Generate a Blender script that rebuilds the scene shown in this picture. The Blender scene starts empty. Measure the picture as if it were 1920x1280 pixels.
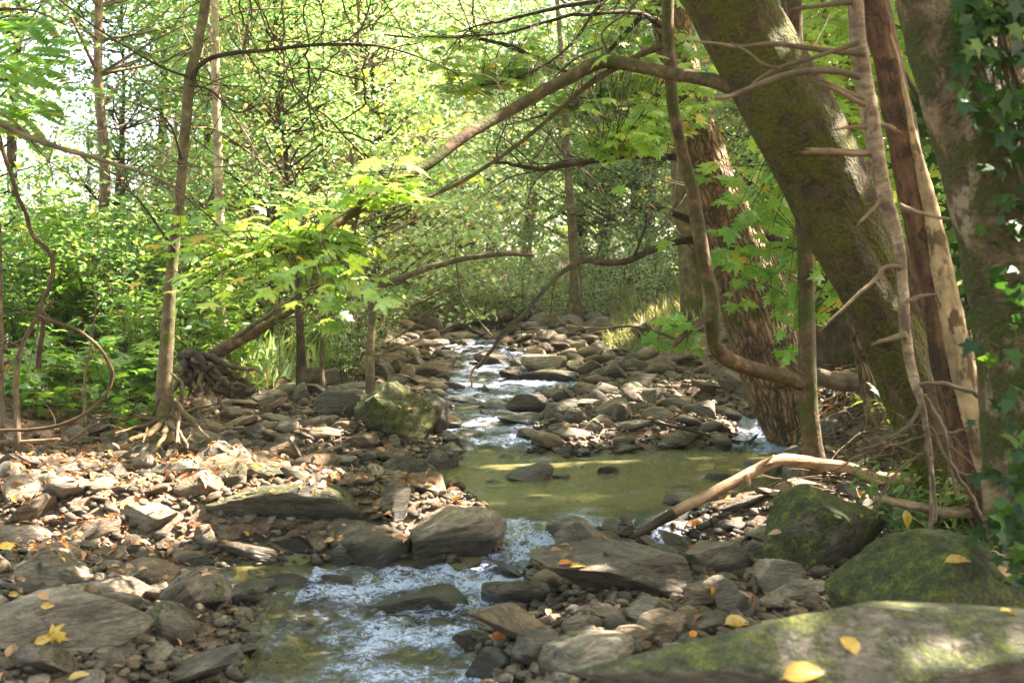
import bpy, math, random
import numpy as np
from mathutils import Vector, Matrix

C = bpy.data.collections.new("forest_stream")
bpy.context.scene.collection.children.link(C)
SC = bpy.context.scene
PI = math.pi

# ------------------------------------------------------------------ camera
F = 2133.0                      # focal length in photo pixels (1920 wide)
CAMZ = 1.35
PITCH = math.atan(100.0 / F)
cam_d = bpy.data.cameras.new("camera")
cam = bpy.data.objects.new("camera", cam_d)
C.objects.link(cam)
cam.location = (0, 0, CAMZ)
cam.rotation_euler = (PI / 2 - PITCH, 0, 0)
cam_d.sensor_width = 36
cam_d.lens = 36 * F / 1920
cam_d.clip_start = 0.05
cam_d.clip_end = 600
cam_d.dof.use_dof = True
cam_d.dof.focus_distance = 7.6
cam_d.dof.aperture_fstop = 4.0
SC.camera = cam

# ------------------------------------------------------------------ sky, sun, exposure
SUN_EL = math.radians(50)
SUN_AZ = math.radians(67)       # measured from +Y (into the picture) towards +X (right)
S = np.array([math.sin(SUN_AZ) * math.cos(SUN_EL), math.cos(SUN_AZ) * math.cos(SUN_EL), math.sin(SUN_EL)])
w = bpy.data.worlds.new("World")
SC.world = w
w.use_nodes = True
nt = w.node_tree
sky = nt.nodes.new("ShaderNodeTexSky")
sky.sky_type = 'NISHITA'
sky.sun_disc = False
sky.sun_elevation = SUN_EL
sky.sun_rotation = SUN_AZ
sky.air_density = 1.0
sky.dust_density = 3.0
sky.ozone_density = 1.0
warm = nt.nodes.new("ShaderNodeMix"); warm.data_type = 'RGBA'; warm.blend_type = 'MULTIPLY'; warm.inputs[0].default_value = 1.0
warm.inputs[7].default_value = (1.0, .885, .79, 1)          # daylight white balance of the photograph
nt.links.new(sky.outputs[0], warm.inputs[6])
nt.links.new(warm.outputs[2], nt.nodes["Background"].inputs[0])
nt.nodes["Background"].inputs[1].default_value = 0.125
sd = bpy.data.lights.new("sun", 'SUN')
sun = bpy.data.objects.new("sun", sd)
C.objects.link(sun)
sd.energy = 5.0
sd.angle = math.radians(0.55)
sd.color = (1.0, 0.92, 0.80)
sun.rotation_euler = Vector(-S).to_track_quat('-Z', 'Y').to_euler()
SC.view_settings.view_transform = 'Standard'
SC.view_settings.look = 'None'
SC.view_settings.gamma = 1
SC.view_settings.exposure = 3.5
cy = SC.cycles
cy.use_denoising = True
cy.max_bounces = 7
cy.diffuse_bounces = 4
cy.glossy_bounces = 3
cy.transmission_bounces = 5
cy.transparent_max_bounces = 8
cy.sample_clamp_indirect = 6
cy.caustics_reflective = False
cy.caustics_refractive = False

# ------------------------------------------------------------------ numeric helpers
def vnoise(P, seed=0):
    P = np.asarray(P, float)
    I = np.floor(P).astype(np.int64)
    f = P - I
    f = f * f * (3 - 2 * f)
    def h(i, j, k):
        n = (i * 374761393 + j * 668265263 + k * 2147483647 + seed * 1274126177) & 0xffffffff
        n = ((n ^ (n >> 13)) * 1274126177) & 0xffffffff
        n = ((n ^ (n >> 15)) * 2246822519) & 0xffffffff
        return ((n ^ (n >> 16)) & 0xffff) / 65535.0
    x, y, z = I[:, 0], I[:, 1], I[:, 2]
    fx, fy, fz = f[:, 0], f[:, 1], f[:, 2]
    def lx(a, b): return a + (b - a) * fx
    a = lx(h(x, y, z), h(x + 1, y, z)); b = lx(h(x, y + 1, z), h(x + 1, y + 1, z))
    c = lx(h(x, y, z + 1), h(x + 1, y, z + 1)); d = lx(h(x, y + 1, z + 1), h(x + 1, y + 1, z + 1))
    e = a + (b - a) * fy
    g = c + (d - c) * fy
    return (e + (g - e) * fz) * 2 - 1

def fbm(P, oct=3, seed=0):
    P = np.asarray(P, float)
    s = 0; a = 1.0; t = 0
    for o in range(oct):
        s = s + a * vnoise(P * 2 ** o, seed + o * 17)
        t += a; a *= .5
    return s / t

def sstep(a, b, x):
    t = np.clip((x - a) / (b - a), 0, 1)
    return t * t * (3 - 2 * t)

def ray(px, py):
    cx, cyy = (px - 960) / F, (640 - py) / F
    return np.array([cx, math.cos(PITCH) + cyy * math.sin(PITCH), -math.sin(PITCH) + cyy * math.cos(PITCH)])

def at(px, py, Y):
    d = ray(px, py)
    return np.array([0, 0, CAMZ]) + d * (Y / d[1])

def screen(x, y, z):
    dy = y * math.cos(PITCH) - (z - CAMZ) * math.sin(PITCH)
    u = y * math.sin(PITCH) + (z - CAMZ) * math.cos(PITCH)
    return 960 + F * x / dy, 640 - F * u / dy

def seg_dist(X, Y, poly, closed=False):
    P = np.array(poly, float)
    A = P if closed else P[:-1]
    B = np.roll(P, -1, 0) if closed else P[1:]
    best = np.full(X.shape, 1e9)
    for a, b in zip(A, B):
        ab = b - a
        t = np.clip(((X - a[0]) * ab[0] + (Y - a[1]) * ab[1]) / (ab @ ab + 1e-12), 0, 1)
        best = np.minimum(best, np.hypot(X - a[0] - t * ab[0], Y - a[1] - t * ab[1]))
    return best

def inside(X, Y, poly):
    P = np.array(poly, float)
    ins = np.zeros(X.shape, bool)
    j = len(P) - 1
    for i in range(len(P)):
        xi, yi = P[i]; xj, yj = P[j]
        if yi != yj:
            c = ((yi > Y) != (yj > Y)) & (X < (xj - xi) * (Y - yi) / (yj - yi) + xi)
            ins ^= c
        j = i
    return ins

# ------------------------------------------------------------------ stream plan
WY = [-10, 3.0, 5.30, 5.55, 8.1, 9.2, 10.7, 12.1, 13.6, 16, 19, 24, 60]
WZ = [-.05, 0.0, 0.06, 0.20, 0.20, .25, .33, .41, .50, .56, .62, .8, 2.4]
def zw(Y):
    return np.interp(Y, WY, WZ)
def wat(px, py):
    """where the water surface is met through photo point px, py"""
    d = ray(px, py)
    for Y in np.arange(2.0, 60, .02):
        if CAMZ + d[2] * Y / d[1] < zw(Y):
            return (d[0] * Y / d[1], Y)
    return (d[0] * 60, 60)

left_edge = [wat(*p) for p in [(440, 1280), (480, 1200), (470, 1140), (400, 1095), (345, 1072), (420, 1058), (600, 1058), (860, 1062), (945, 1030), (935, 990),
             (905, 960), (880, 935), (800, 905), (640, 900), (650, 880), (770, 872), (860, 860), (835, 830), (820, 800), (835, 770), (812, 740), (835, 715), (852, 690), (830, 672), (850, 662), (830, 650)]]
right_edge = [wat(*p) for p in [(905, 1280), (880, 1220), (900, 1180), (965, 1130), (985, 1080), (1000, 1045), (1080, 1010), (1175, 985), (1230, 1010), (1290, 985), (1300, 950), (1430, 945), (1500, 925),
              (1470, 880), (1500, 850), (1440, 838), (1380, 832), (1350, 842), (1200, 846), (1060, 858), (990, 850), (1010, 820), (990, 790), (1060, 770), (1010, 745), (1090, 722), (1000, 700), (1000, 680), (980, 662), (950, 650)]]
WPOLY = [(-1.3, -8), (-1.2, 2.0)] + left_edge + [(-.6, 19), (-1.6, 30), (-.9, 30), (-.1, 19)] + right_edge[::-1] + [(0.1, 2.0), (0.3, -8)]
side_ch = [wat(*p) for p in [(1420, 840), (1425, 815), (1400, 795), (1330, 772), (1280, 760)]]

def soil(pts, z):
    out = []
    for px, py in pts:
        d = ray(px, py); out.append((d[0] / d[1] * ((z - CAMZ) / (d[2] / d[1])), (z - CAMZ) / (d[2] / d[1])))
    return out
LB = [(-14, 5.2)] + soil([(-200, 905), (0, 862), (250, 832), (330, 812)], .33) + soil([(420, 762), (520, 748)], .38) + soil([(600, 700), (700, 668)], .5) + [(-2.0, 15), (-1.9, 22), (-3, 30), (-4, 80)]
RB = [(1.35, -8), (1.35, 1.5), (1.5, 2.8)] + soil([(1900, 1010), (1720, 950), (1590, 930), (1500, 905), (1495, 850)], .3) + soil([(1460, 745), (1400, 702)], .5) + soil([(1250, 672), (1130, 655)], .62) + [(1.5, 16), (1.2, 22), (.6, 30), (0, 80)]
LPOLY = LB + [(-200, 80), (-200, 5.2)]
RPOLY = RB + [(200, 80), (200, -8)]

def terrain(X, Y):
    X = np.atleast_1d(np.asarray(X, float)); Y = np.atleast_1d(np.asarray(Y, float))
    d = seg_dist(X, Y, WPOLY, True) * np.where(inside(X, Y, WPOLY), -1, 1)
    z = zw(Y)
    P = np.stack([X, Y, X * 0], 1)
    n1 = fbm(P * .9, 3, 3); n2 = fbm(P * 4.5, 3, 9)
    out = .015 + .09 * sstep(0, .5, d) + .035 * np.clip(d, 0, 3)
    out += sstep(.0, .25, d) * (.05 * n1 + .03 * n2)
    dep = np.where(Y < 5.4, .13, np.where(Y < 8, .22, .07))
    inn = -dep * sstep(0, .3, -d) - .01 + .03 * n2
    z = z + np.where(d > 0, out, inn)
    ds = seg_dist(X, Y, side_ch)
    z = z - .16 * (1 - sstep(.08, .28, ds)) * (Y > 7.6)
    # left soil bank
    il = inside(X, Y, LPOLY); dl = seg_dist(X, Y, LB)
    z += np.where(il, .16 * sstep(0, .35, dl + .15 * n1) + .09 * sstep(.3, 1.6, dl) + .02 * np.clip(dl, 0, 30) + .05 * n1 * sstep(0, .5, dl), 0)
    ir = inside(X, Y, RPOLY); dr = seg_dist(X, Y, RB)
    z += np.where(ir, .30 * sstep(0, .7, dr + .2 * n1) + .25 * sstep(.5, 2.5, dr) + .05 * np.clip(dr - 1, 0, 30) + .07 * n1 * sstep(0, .5, dr), 0)
    return z

GX = np.concatenate([-np.geomspace(7, 190, 40)[::-1], np.arange(-6.9, 6.91, .06), np.geomspace(7, 190, 40)])
GY = np.concatenate([np.arange(-8, 1.5, .4), np.arange(1.5, 18, .06), np.geomspace(18, 220, 60)])
MX, MY = np.meshgrid(GX, GY)
MZ = terrain(MX.ravel(), MY.ravel()).reshape(MX.shape)

def height(x, y):
    x = np.atleast_1d(np.asarray(x, float)); y = np.atleast_1d(np.asarray(y, float))
    i = np.clip(np.searchsorted(GX, x) - 1, 0, len(GX) - 2); j = np.clip(np.searchsorted(GY, y) - 1, 0, len(GY) - 2)
    u = np.clip((x - GX[i]) / (GX[i + 1] - GX[i]), 0, 1); v = np.clip((y - GY[j]) / (GY[j + 1] - GY[j]), 0, 1)
    return (MZ[j, i] * (1 - u) + MZ[j, i + 1] * u) * (1 - v) + (MZ[j + 1, i] * (1 - u) + MZ[j + 1, i + 1] * u) * v

def ground(px, py):
    d = ray(px, py)
    Y = np.arange(1.2, 60, .015)
    zz = CAMZ + d[2] / d[1] * Y
    g = np.maximum(height(d[0] / d[1] * Y, Y), zw(Y) - .03)
    k = np.argmax(zz < g)
    if zz[k] >= g[k]: k = len(Y) - 1
    return np.array([d[0] / d[1] * Y[k], Y[k], g[k]])

# ------------------------------------------------------------------ mesh helpers
def mesh_np(name, V, Fc, mat=None, smooth=True, attrs=None):
    """Fc: list of (n,k) integer arrays of faces"""
    if not isinstance(Fc, (list, tuple)): Fc = [Fc]
    Fc = [np.asarray(f, np.int32) for f in Fc if len(f)]
    me = bpy.data.meshes.new(name)
    V = np.asarray(V, np.float32)
    me.vertices.add(len(V)); me.vertices.foreach_set("co", V.ravel())
    nl = sum(f.size for f in Fc); npoly = sum(len(f) for f in Fc)
    me.loops.add(nl); me.loops.foreach_set("vertex_index", np.concatenate([f.ravel() for f in Fc]).astype(np.int32))
    st = []; o = 0
    for f in Fc:
        st.append(o + np.arange(len(f)) * f.shape[1]); o += f.size
    me.polygons.add(npoly); me.polygons.foreach_set("loop_start", np.concatenate(st).astype(np.int32))
    me.polygons.foreach_set("use_smooth", np.full(npoly, smooth))
    me.update(calc_edges=True)
    for k, a in (attrs or {}).items():
        a = np.asarray(a, np.float32)
        if a.ndim == 2:
            at_ = me.attributes.new(k, 'FLOAT_VECTOR', 'POINT'); at_.data.foreach_set("vector", a.ravel())
        else:
            at_ = me.attributes.new(k, 'FLOAT', 'POINT'); at_.data.foreach_set("value", a)
    if mat: me.materials.append(mat)
    return me

def link(name, data, parent=None, loc=(0, 0, 0)):
    o = bpy.data.objects.new(name, data)
    C.objects.link(o)
    o.location = loc
    if parent is not None: o.parent = parent
    return o

def tag(o, label=None, cat=None, group=None, kind=None):
    if label: o['label'] = label
    if cat: o['category'] = cat
    if group: o['group'] = group
    if kind: o['kind'] = kind
    return o

def thing(name, label, cat, loc=(0, 0, 0), group=None):
    o = bpy.data.objects.new(name, None); C.objects.link(o)
    o.empty_display_size = .1
    o.location = tuple(float(v) for v in loc)
    return tag(o, label, cat, group)

def part(name, V, Fc, mat, parent, attrs=None, smooth=True):
    """a mesh given in world coordinates, parented to thing (or part) whose origin is set"""
    V = np.asarray(V, float)
    off = np.zeros(3); p = parent
    while p is not None:
        off += np.array(p.location); p = p.parent
    return link(name, mesh_np(name, V - off, Fc, mat, smooth, attrs), parent)

def crom(pts, n):
    """resample a polyline (rows of any width) as a Catmull-Rom curve"""
    P = np.asarray(pts, float)
    if len(P) == 2: P = np.stack([P[0], P.mean(0), P[1]])
    Q = np.vstack([2 * P[0] - P[1], P, 2 * P[-1] - P[-2]])
    T = np.linspace(0, len(P) - 1 - 1e-6, n)
    i = T.astype(int); t = (T - i)[:, None]
    a, b, c, d = Q[i], Q[i + 1], Q[i + 2], Q[i + 3]
    return .5 * (2 * b + (c - a) * t + (2 * a - 5 * b + 4 * c - d) * t ** 2 + (3 * b - a - 3 * c + d) * t ** 3)

class Bag:
    """collects tubes and sheets, gives one mesh"""
    def __init__(s): s.V = []; s.Q = []; s.T = []; s.A = []; s.n = 0
    def add(s, V, Q=None, T=None, A=None):
        s.V.append(V)
        if Q is not None: s.Q.append(np.asarray(Q) + s.n)
        if T is not None: s.T.append(np.asarray(T) + s.n)
        s.A.append(A if A is not None else np.asarray(V)); s.n += len(V)
    def tube(s, P, R, seg=8, lump=0.0, seed=0, flat=1.0, cap=True):
        P = np.asarray(P, float); R = np.asarray(R, float); n = len(P)
        T = np.gradient(P, axis=0); T /= np.linalg.norm(T, axis=1)[:, None] + 1e-9
        ref = np.array([0, 1.0, 0]) if abs(T[0][1]) < .9 else np.array([1.0, 0, 0])
        N = np.cross(T, ref); N /= np.linalg.norm(N, axis=1)[:, None] + 1e-9
        B = np.cross(T, N)
        th = np.arange(seg) * 2 * PI / seg
        L = np.concatenate([[0], np.cumsum(np.linalg.norm(np.diff(P, axis=0), axis=1))])
        c, si = np.cos(th), np.sin(th)
        A = np.stack([R[:, None] * c[None], R[:, None] * si[None], np.repeat(L[:, None], seg, 1)], 2).reshape(-1, 3)
        RR = np.repeat(R[:, None], seg, 1)
        if lump:
            rm = R.mean()
            q = A / max(rm, 1e-4)
            q = q * np.array([1.0, 1.0, .45])
            RR = RR * (1 + lump * fbm(q * 1.1 + seed * 7.3, 3, seed).reshape(n, seg))
        if seg >= 40: RR = RR * (1 + .05 * fbm(A / max(R.mean(), 1e-4) * np.array([3.5, 3.5, 1.1]) + seed, 4, seed + 40).reshape(n, seg))
        V = P[:, None] + RR[:, :, None] * (c[None, :, None] * N[:, None] + si[None, :, None] * B[:, None] * flat)
        V = V.reshape(-1, 3)
        i = np.arange(n - 1)[:, None] * seg; j = np.arange(seg)[None]; k = (j + 1) % seg
        Q = np.stack([i + j, i + k, i + seg + k, i + seg + j], 2).reshape(-1, 4)
        Tt = None
        if cap:
            V = np.vstack([V, P[0:1], P[-1:]]); A = np.vstack([A, [[0, 0, 0]], [[0, 0, L[-1]]]])
            a = np.arange(seg); b = (a + 1) % seg
            Tt = np.vstack([np.stack([b, a, np.full(seg, n * seg)], 1), np.stack([a + (n - 1) * seg, b + (n - 1) * seg, np.full(seg, n * seg + 1)], 1)])
        s.add(V, Q, Tt, A)
    def out(s, name, mat, parent=None, smooth=True):
        V = np.vstack(s.V); Fc = []
        if s.Q: Fc.append(np.vstack(s.Q))
        if s.T: Fc.append(np.vstack(s.T))
        if parent is None:
            o = link(name, mesh_np(name, V, Fc, mat, smooth, {'tc': np.vstack(s.A)}))
            return o
        return part(name, V, Fc, mat, parent, {'tc': np.vstack(s.A)}, smooth)

def pix(pts, Y=None):
    """[(px,py,width_px[,Y])] -> points, radii"""
    P = []; R = []
    for q in pts:
        y = q[3] if len(q) > 3 else Y
        P.append(at(q[0], q[1], y)); R.append(q[2] * .5 / F * y)
    return np.array(P), np.array(R)

def limb(bag, pts, Y=None, n=None, seg=8, lump=.1, seed=0, wob=0.0):
    P, R = pix(pts, Y)
    n = n or max(8, len(P) * 5)
    D = crom(np.column_stack([P, R]), n)
    if wob:
        s_ = np.linspace(0, len(P) * 1.5, n)
        for a in range(3): D[1:-1, a] += wob * fbm(np.column_stack([s_, s_ * 0 + a * 9.1, s_ * 0 + seed]), 3, seed)[1:-1]
    bag.tube(D[:, :3], np.maximum(D[:, 3], .0012), seg, lump, seed)
    return D

rs = np.random.RandomState(7)
def twigs(bag, D, n, length, rad, rng, t0=.15, t1=1.0, droop=.1, depth=1, seg=4, upb=.3, side=None):
    """random twigs leaving curve D (rows x,y,z,r); returns the tips' curves"""
    tips = []
    for _ in range(n):
        k = int(rng.uniform(t0, t1) * (len(D) - 1))
        p = D[k, :3]
        tg = D[min(k + 1, len(D) - 1), :3] - D[max(k - 1, 0), :3]; tg /= np.linalg.norm(tg) + 1e-9
        d = tg * .7 + rng.normal(0, .7, 3) + np.array([0, 0, upb])
        if side is not None: d += side
        d /= np.linalg.norm(d)
        L = length * rng.uniform(.4, 1.2)
        m = 6
        q = [p]; dd = d
        for i in range(m):
            dd = dd + rng.normal(0, .22, 3) + np.array([0, 0, -droop]); dd /= np.linalg.norm(dd)
            q.append(q[-1] + dd * L / m)
        q = np.array(q)
        r = min(rad, D[k, 3] * .8 if D.shape[1] > 3 else rad)
        R = np.linspace(r, max(r * .25, .0008), len(q))
        E = crom(np.column_stack([q, R]), 9)
        bag.tube(E[:, :3], E[:, 3], seg, cap=False)
        tips.append(E)
        if depth > 1:
            tips += twigs(bag, E, 2 + rng.randint(3), L * .5, r * .6, rng, .3, 1, droop, depth - 1, max(3, seg - 1), upb)
    return tips

# ------------------------------------------------------------------ leaf templates: x across, y along, z up
def fan(outline, cx=(0, .28), droop=.25, fold=.0):
    O = np.array(outline + [(-x, y) for x, y in outline[1:-1]][::-1])
    V = np.vstack([[cx], O])
    z = -droop * (V[:, 0] ** 2 + np.clip(V[:, 1] - .3, 0, 1) ** 2) - fold * np.abs(V[:, 0])
    V = np.column_stack([V, z]); n = len(O)
    T = np.array([[0, 1 + i, 1 + (i + 1) % n] for i in range(n)])
    return V, T
MAPLE = fan([(0, 0), (.14, -.06), (.40, -.12), (.33, .04), (.29, .13), (.44, .22), (.60, .42), (.42, .40), (.20, .36), (.26, .56), (.27, .70), (.12, .68), (0, 1.0)], droop=.35, fold=.12)
OVAL = fan([(0, -.12), (.02, 0), (.17, .12), (.25, .32), (.21, .58), (.1, .82), (0, 1.0)], (0, .45), .55, -.45)
LANCE = fan([(0, 0), (.09, .2), (.13, .45), (.08, .75), (0, 1.0)], (0, .45), .45, -.2)
SMALL = (np.array([[0, 0, 0], [.33, .42, .06], [0, 1, -.12], [-.33, .42, .06]]), np.array([[0, 1, 2], [0, 2, 3]]))
SMALLMAPLE = (np.array([[0, .3, 0], [0, 0, 0], [.4, -.05, -.08], [.3, .22, .0], [.58, .45, -.1], [.2, .5, 0], [0, 1, -.15], [-.2, .5, 0], [-.58, .45, -.1], [-.3, .22, 0], [-.4, -.05, -.08]]),
              np.array([[0, i, i % 10 + 1] for i in range(1, 11)]))
def pinnate(n=9):
    V = []; T = []; k = 0
    lv = np.array([[0, 0, 0], [.09, .13, .01], [.07, .27, 0], [0, .36, -.04], [-.07, .27, 0], [-.09, .13, .01]])
    lf = np.array([[0, 1, 2], [0, 2, 3], [0, 3, 4], [0, 4, 5]])
    for i in range(n):
        y = .12 + .8 * i / n
        for sgn in (-1, 1):
            a = sgn * math.radians(68 - i * 3)
            sc = .9 - .35 * abs(i / n - .45)
            R = np.array([[math.cos(a), math.sin(a), 0], [-math.sin(a), math.cos(a), 0], [0, 0, 1]])
            q = (lv * sc) @ R.T + np.array([sgn * .01, y, -.22 * y * y])
            V.append(q); T.append(lf + k); k += 6
    q = lv * .8 + np.array([0, .93, -.2]); V.append(q); T.append(lf + k); k += 6
    V.append(np.array([[-.006, 0, 0], [.006, 0, 0], [.004, 1, -.22], [-.004, 1, -.22]])); T.append(np.array([[0, 1, 2], [0, 2, 3]]) + k)
    return np.vstack(V), np.vstack(T)
PINNATE = pinnate()

def leafset(tpl, pos, nrm, size, rng, diry=None):
    """N leaves: template scaled by size, z axis along nrm, y axis along diry (or random)"""
    V, T = tpl; N = len(pos)
    nrm = nrm / (np.linalg.norm(nrm, axis=1)[:, None] + 1e-9)
    d = rng.normal(0, 1, (N, 3)) if diry is None else diry
    y = d - (d * nrm).sum(1)[:, None] * nrm
    y /= np.linalg.norm(y, axis=1)[:, None] + 1e-9
    x = np.cross(y, nrm)
    M = np.stack([x, y, nrm], 1)          # rows
    W = np.einsum('vk,nkc->nvc', V, M) * np.asarray(size).reshape(-1, 1, 1) + pos[:, None]
    return W.reshape(-1, 3), (T[None] + (np.arange(N) * len(V))[:, None, None]).reshape(-1, 3)

# patches of ground or bark that the sun reaches through gaps in the canopy: (point, radius)
LIT = []
def lit_filter(pos, extra=0.0):
    keep = np.ones(len(pos), bool)
    for p, r in LIT:
        v = pos - p
        t = v @ S
        dist = np.linalg.norm(v - t[:, None] * S, axis=1)
        keep &= ~((dist < r + extra) & (t > .25))
    return keep

# ------------------------------------------------------------------ materials
def nodes(name):
    m = bpy.data.materials.new(name); m.use_nodes = True
    t = m.node_tree
    for n in list(t.nodes): t.nodes.remove(n)
    out = t.nodes.new("ShaderNodeOutputMaterial")
    return m, t, out
def nn(t, kind, **kw):
    n = t.nodes.new(kind)
    for k, v in kw.items():
        if k in n.inputs.keys() if isinstance(k, str) else False: n.inputs[k].default_value = v
        else: setattr(n, k, v)
    return n
def noise(t, vec, scale, detail=4, rough=.55, dist=0.0):
    n = t.nodes.new("ShaderNodeTexNoise"); n.inputs["Scale"].default_value = scale; n.inputs["Detail"].default_value = detail
    n.inputs["Roughness"].default_value = rough; n.inputs["Distortion"].default_value = dist
    if vec is not None: t.links.new(vec, n.inputs["Vector"])
    return n.outputs["Fac"]
def ramp(t, fac, stops, interp='LINEAR'):
    n = t.nodes.new("ShaderNodeValToRGB"); n.color_ramp.interpolation = interp
    e = n.color_ramp.elements
    while len(e) < len(stops): e.new(0.5)
    for el, (p, c) in zip(e, stops):
        el.position = p; el.color = c if len(c) == 4 else (*c, 1)
    t.links.new(fac, n.inputs[0]); return n.outputs[0]
def mix(t, fac, a, b, mode='MIX'):
    n = t.nodes.new("ShaderNodeMix"); n.data_type = 'RGBA'; n.blend_type = mode
    for sock, v in ((n.inputs[0], fac), (n.inputs[6], a), (n.inputs[7], b)):
        if isinstance(v, bpy.types.NodeSocket): t.links.new(v, sock)
        elif isinstance(v, (int, float)): sock.default_value = v
        else: sock.default_value = (*v, 1)
    return n.outputs[2]
def mth(t, op, a, b=None, c=None, clamp=False):
    n = t.nodes.new("ShaderNodeMath"); n.operation = op; n.use_clamp = clamp
    for i, v in enumerate((a, b, c)):
        if v is None: continue
        if isinstance(v, bpy.types.NodeSocket): t.links.new(v, n.inputs[i])
        else: n.inputs[i].default_value = v
    return n.outputs[0]
def vscale(t, vec, s):
    n = t.nodes.new("ShaderNodeVectorMath"); n.operation = 'MULTIPLY'; t.links.new(vec, n.inputs[0]); n.inputs[1].default_value = s
    return n.outputs[0]
def bump(t, h, strength, dist, normal=None):
    n = t.nodes.new("ShaderNodeBump"); n.inputs["Strength"].default_value = strength; n.inputs["Distance"].default_value = dist
    t.links.new(h, n.inputs["Height"])
    if normal is not None: t.links.new(normal, n.inputs["Normal"])
    return n.outputs[0]
def princ(t, out, col, rough=.8, normal=None, spec=.4):
    p = t.nodes.new("ShaderNodeBsdfPrincipled")
    for s_, v in (("Base Color", col), ("Roughness", rough)):
        if isinstance(v, bpy.types.NodeSocket): t.links.new(v, p.inputs[s_])
        else: p.inputs[s_].default_value = v if isinstance(v, (int, float)) else (*v, 1)
    p.inputs["Specular IOR Level"].default_value = spec
    if normal is not None: t.links.new(normal, p.inputs["Normal"])
    t.links.new(p.outputs[0], out.inputs[0]); return p

def leaf_mat(name, stops, trans, tw=.5, gloss=.06, rand='island'):
    """stops: leaf reflectance colours; trans: (hue-shifted) transmitted colour multiplier"""
    m, t, out = nodes(name)
    g = t.nodes.new("ShaderNodeNewGeometry")
    oi = t.nodes.new("ShaderNodeObjectInfo")
    r = mth(t, 'FRACT', mth(t, 'ADD', g.outputs["Random Per Island"], oi.outputs["Random"]))
    col = ramp(t, r, stops)
    tc = t.nodes.new("ShaderNodeTexCoord")
    v = noise(t, g.outputs["Position"], 1.3, 2)
    col = mix(t, 1.0, col, ramp(t, v, [(.3, (.62, .66, .6)), (.7, (1.25, 1.2, 1.0))]), 'MULTIPLY')
    col = mix(t, 1.0, col, ramp(t, noise(t, g.outputs["Position"], 75, 3, .7), [(.34, (.6, .52, .5)), (.48, (1, 1, 1)), (.7, (1.12, 1.1, 1.05))]), 'MULTIPLY')
    tcol = mix(t, 1.0, col, trans, 'MULTIPLY')
    d = t.nodes.new("ShaderNodeBsdfDiffuse"); t.links.new(col, d.inputs[0])
    tr = t.nodes.new("ShaderNodeBsdfTranslucent"); t.links.new(tcol, tr.inputs[0])
    a = t.nodes.new("ShaderNodeAddShader"); t.links.new(d.outputs[0], a.inputs[0]); t.links.new(tr.outputs[0], a.inputs[1])
    gl = t.nodes.new("ShaderNodeBsdfGlossy"); gl.inputs["Roughness"].default_value = .38
    mx = t.nodes.new("ShaderNodeMixShader"); mx.inputs[0].default_value = gloss
    t.links.new(a.outputs[0], mx.inputs[1]); t.links.new(gl.outputs[0], mx.inputs[2])
    t.links.new(mx.outputs[0], out.inputs[0])
    return m

M_maple = leaf_mat("maple_leaf", [(0, (.09, .155, .03)), (.45, (.125, .195, .035)), (.8, (.165, .225, .04)), (.97, (.22, .23, .05)), (1, (.33, .15, .03))], (1.85, 1.8, 1.0))
M_mapledk = leaf_mat("maple_leaf_green", [(0, (.055, .12, .02)), (.6, (.085, .16, .025)), (.96, (.13, .19, .03)), (1, (.3, .18, .03))], (1.9, 1.9, 1.0))
M_green = leaf_mat("green_leaf", [(0, (.04, .09, .03)), (.5, (.065, .12, .04)), (.9, (.10, .15, .045)), (.98, (.22, .19, .05)), (1, (.3, .16, .04))], (2.1, 2.1, 1.9))
M_pale = leaf_mat("pale_leaf", [(0, (.075, .12, .06)), (.5, (.11, .155, .07)), (.9, (.15, .185, .08)), (.97, (.27, .23, .07)), (1, (.32, .19, .05))], (2.0, 1.95, 1.8))
M_yellow = leaf_mat("yellowing_leaf", [(0, (.08, .13, .05)), (.7, (.13, .165, .06)), (.85, (.27, .23, .06)), (1, (.36, .22, .05))], (2.0, 1.8, 1.3))
M_weed = leaf_mat("weed_leaf", [(0, (.035, .075, .016)), (.5, (.055, .11, .022)), (.9, (.095, .145, .03)), (1, (.18, .17, .05))], (2.1, 2.0, 1.2), gloss=.06)
M_ivy = leaf_mat("ivy_leaf", [(0, (.008, .022, .004)), (.6, (.016, .04, .006)), (1, (.05, .08, .014))], (1.2, 1.3, .7), gloss=.02)
M_dry = leaf_mat("dry_grass", [(0, (.15, .15, .06)), (.5, (.22, .2, .10)), (.8, (.11, .15, .04)), (1, (.3, .25, .14))], (.8, .8, .6))
M_litter = leaf_mat("leaf_litter", [(0, (.10, .045, .022)), (.35, (.2, .09, .04)), (.6, (.3, .15, .07)), (.85, (.36, .2, .11)), (.95, (.4, .15, .03)), (1, (.5, .28, .04))], (.35, .28, .2), gloss=.05)
M_fall = leaf_mat("yellow_fallen_leaf", [(0, (.42, .27, .03)), (.5, (.38, .22, .04)), (1, (.42, .28, .10))], (.3, .25, .1), gloss=.05)
M_fallo = leaf_mat("orange_fallen_leaf", [(0, (.5, .18, .03)), (1, (.42, .13, .05))], (.3, .2, .1), gloss=.05)

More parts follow.
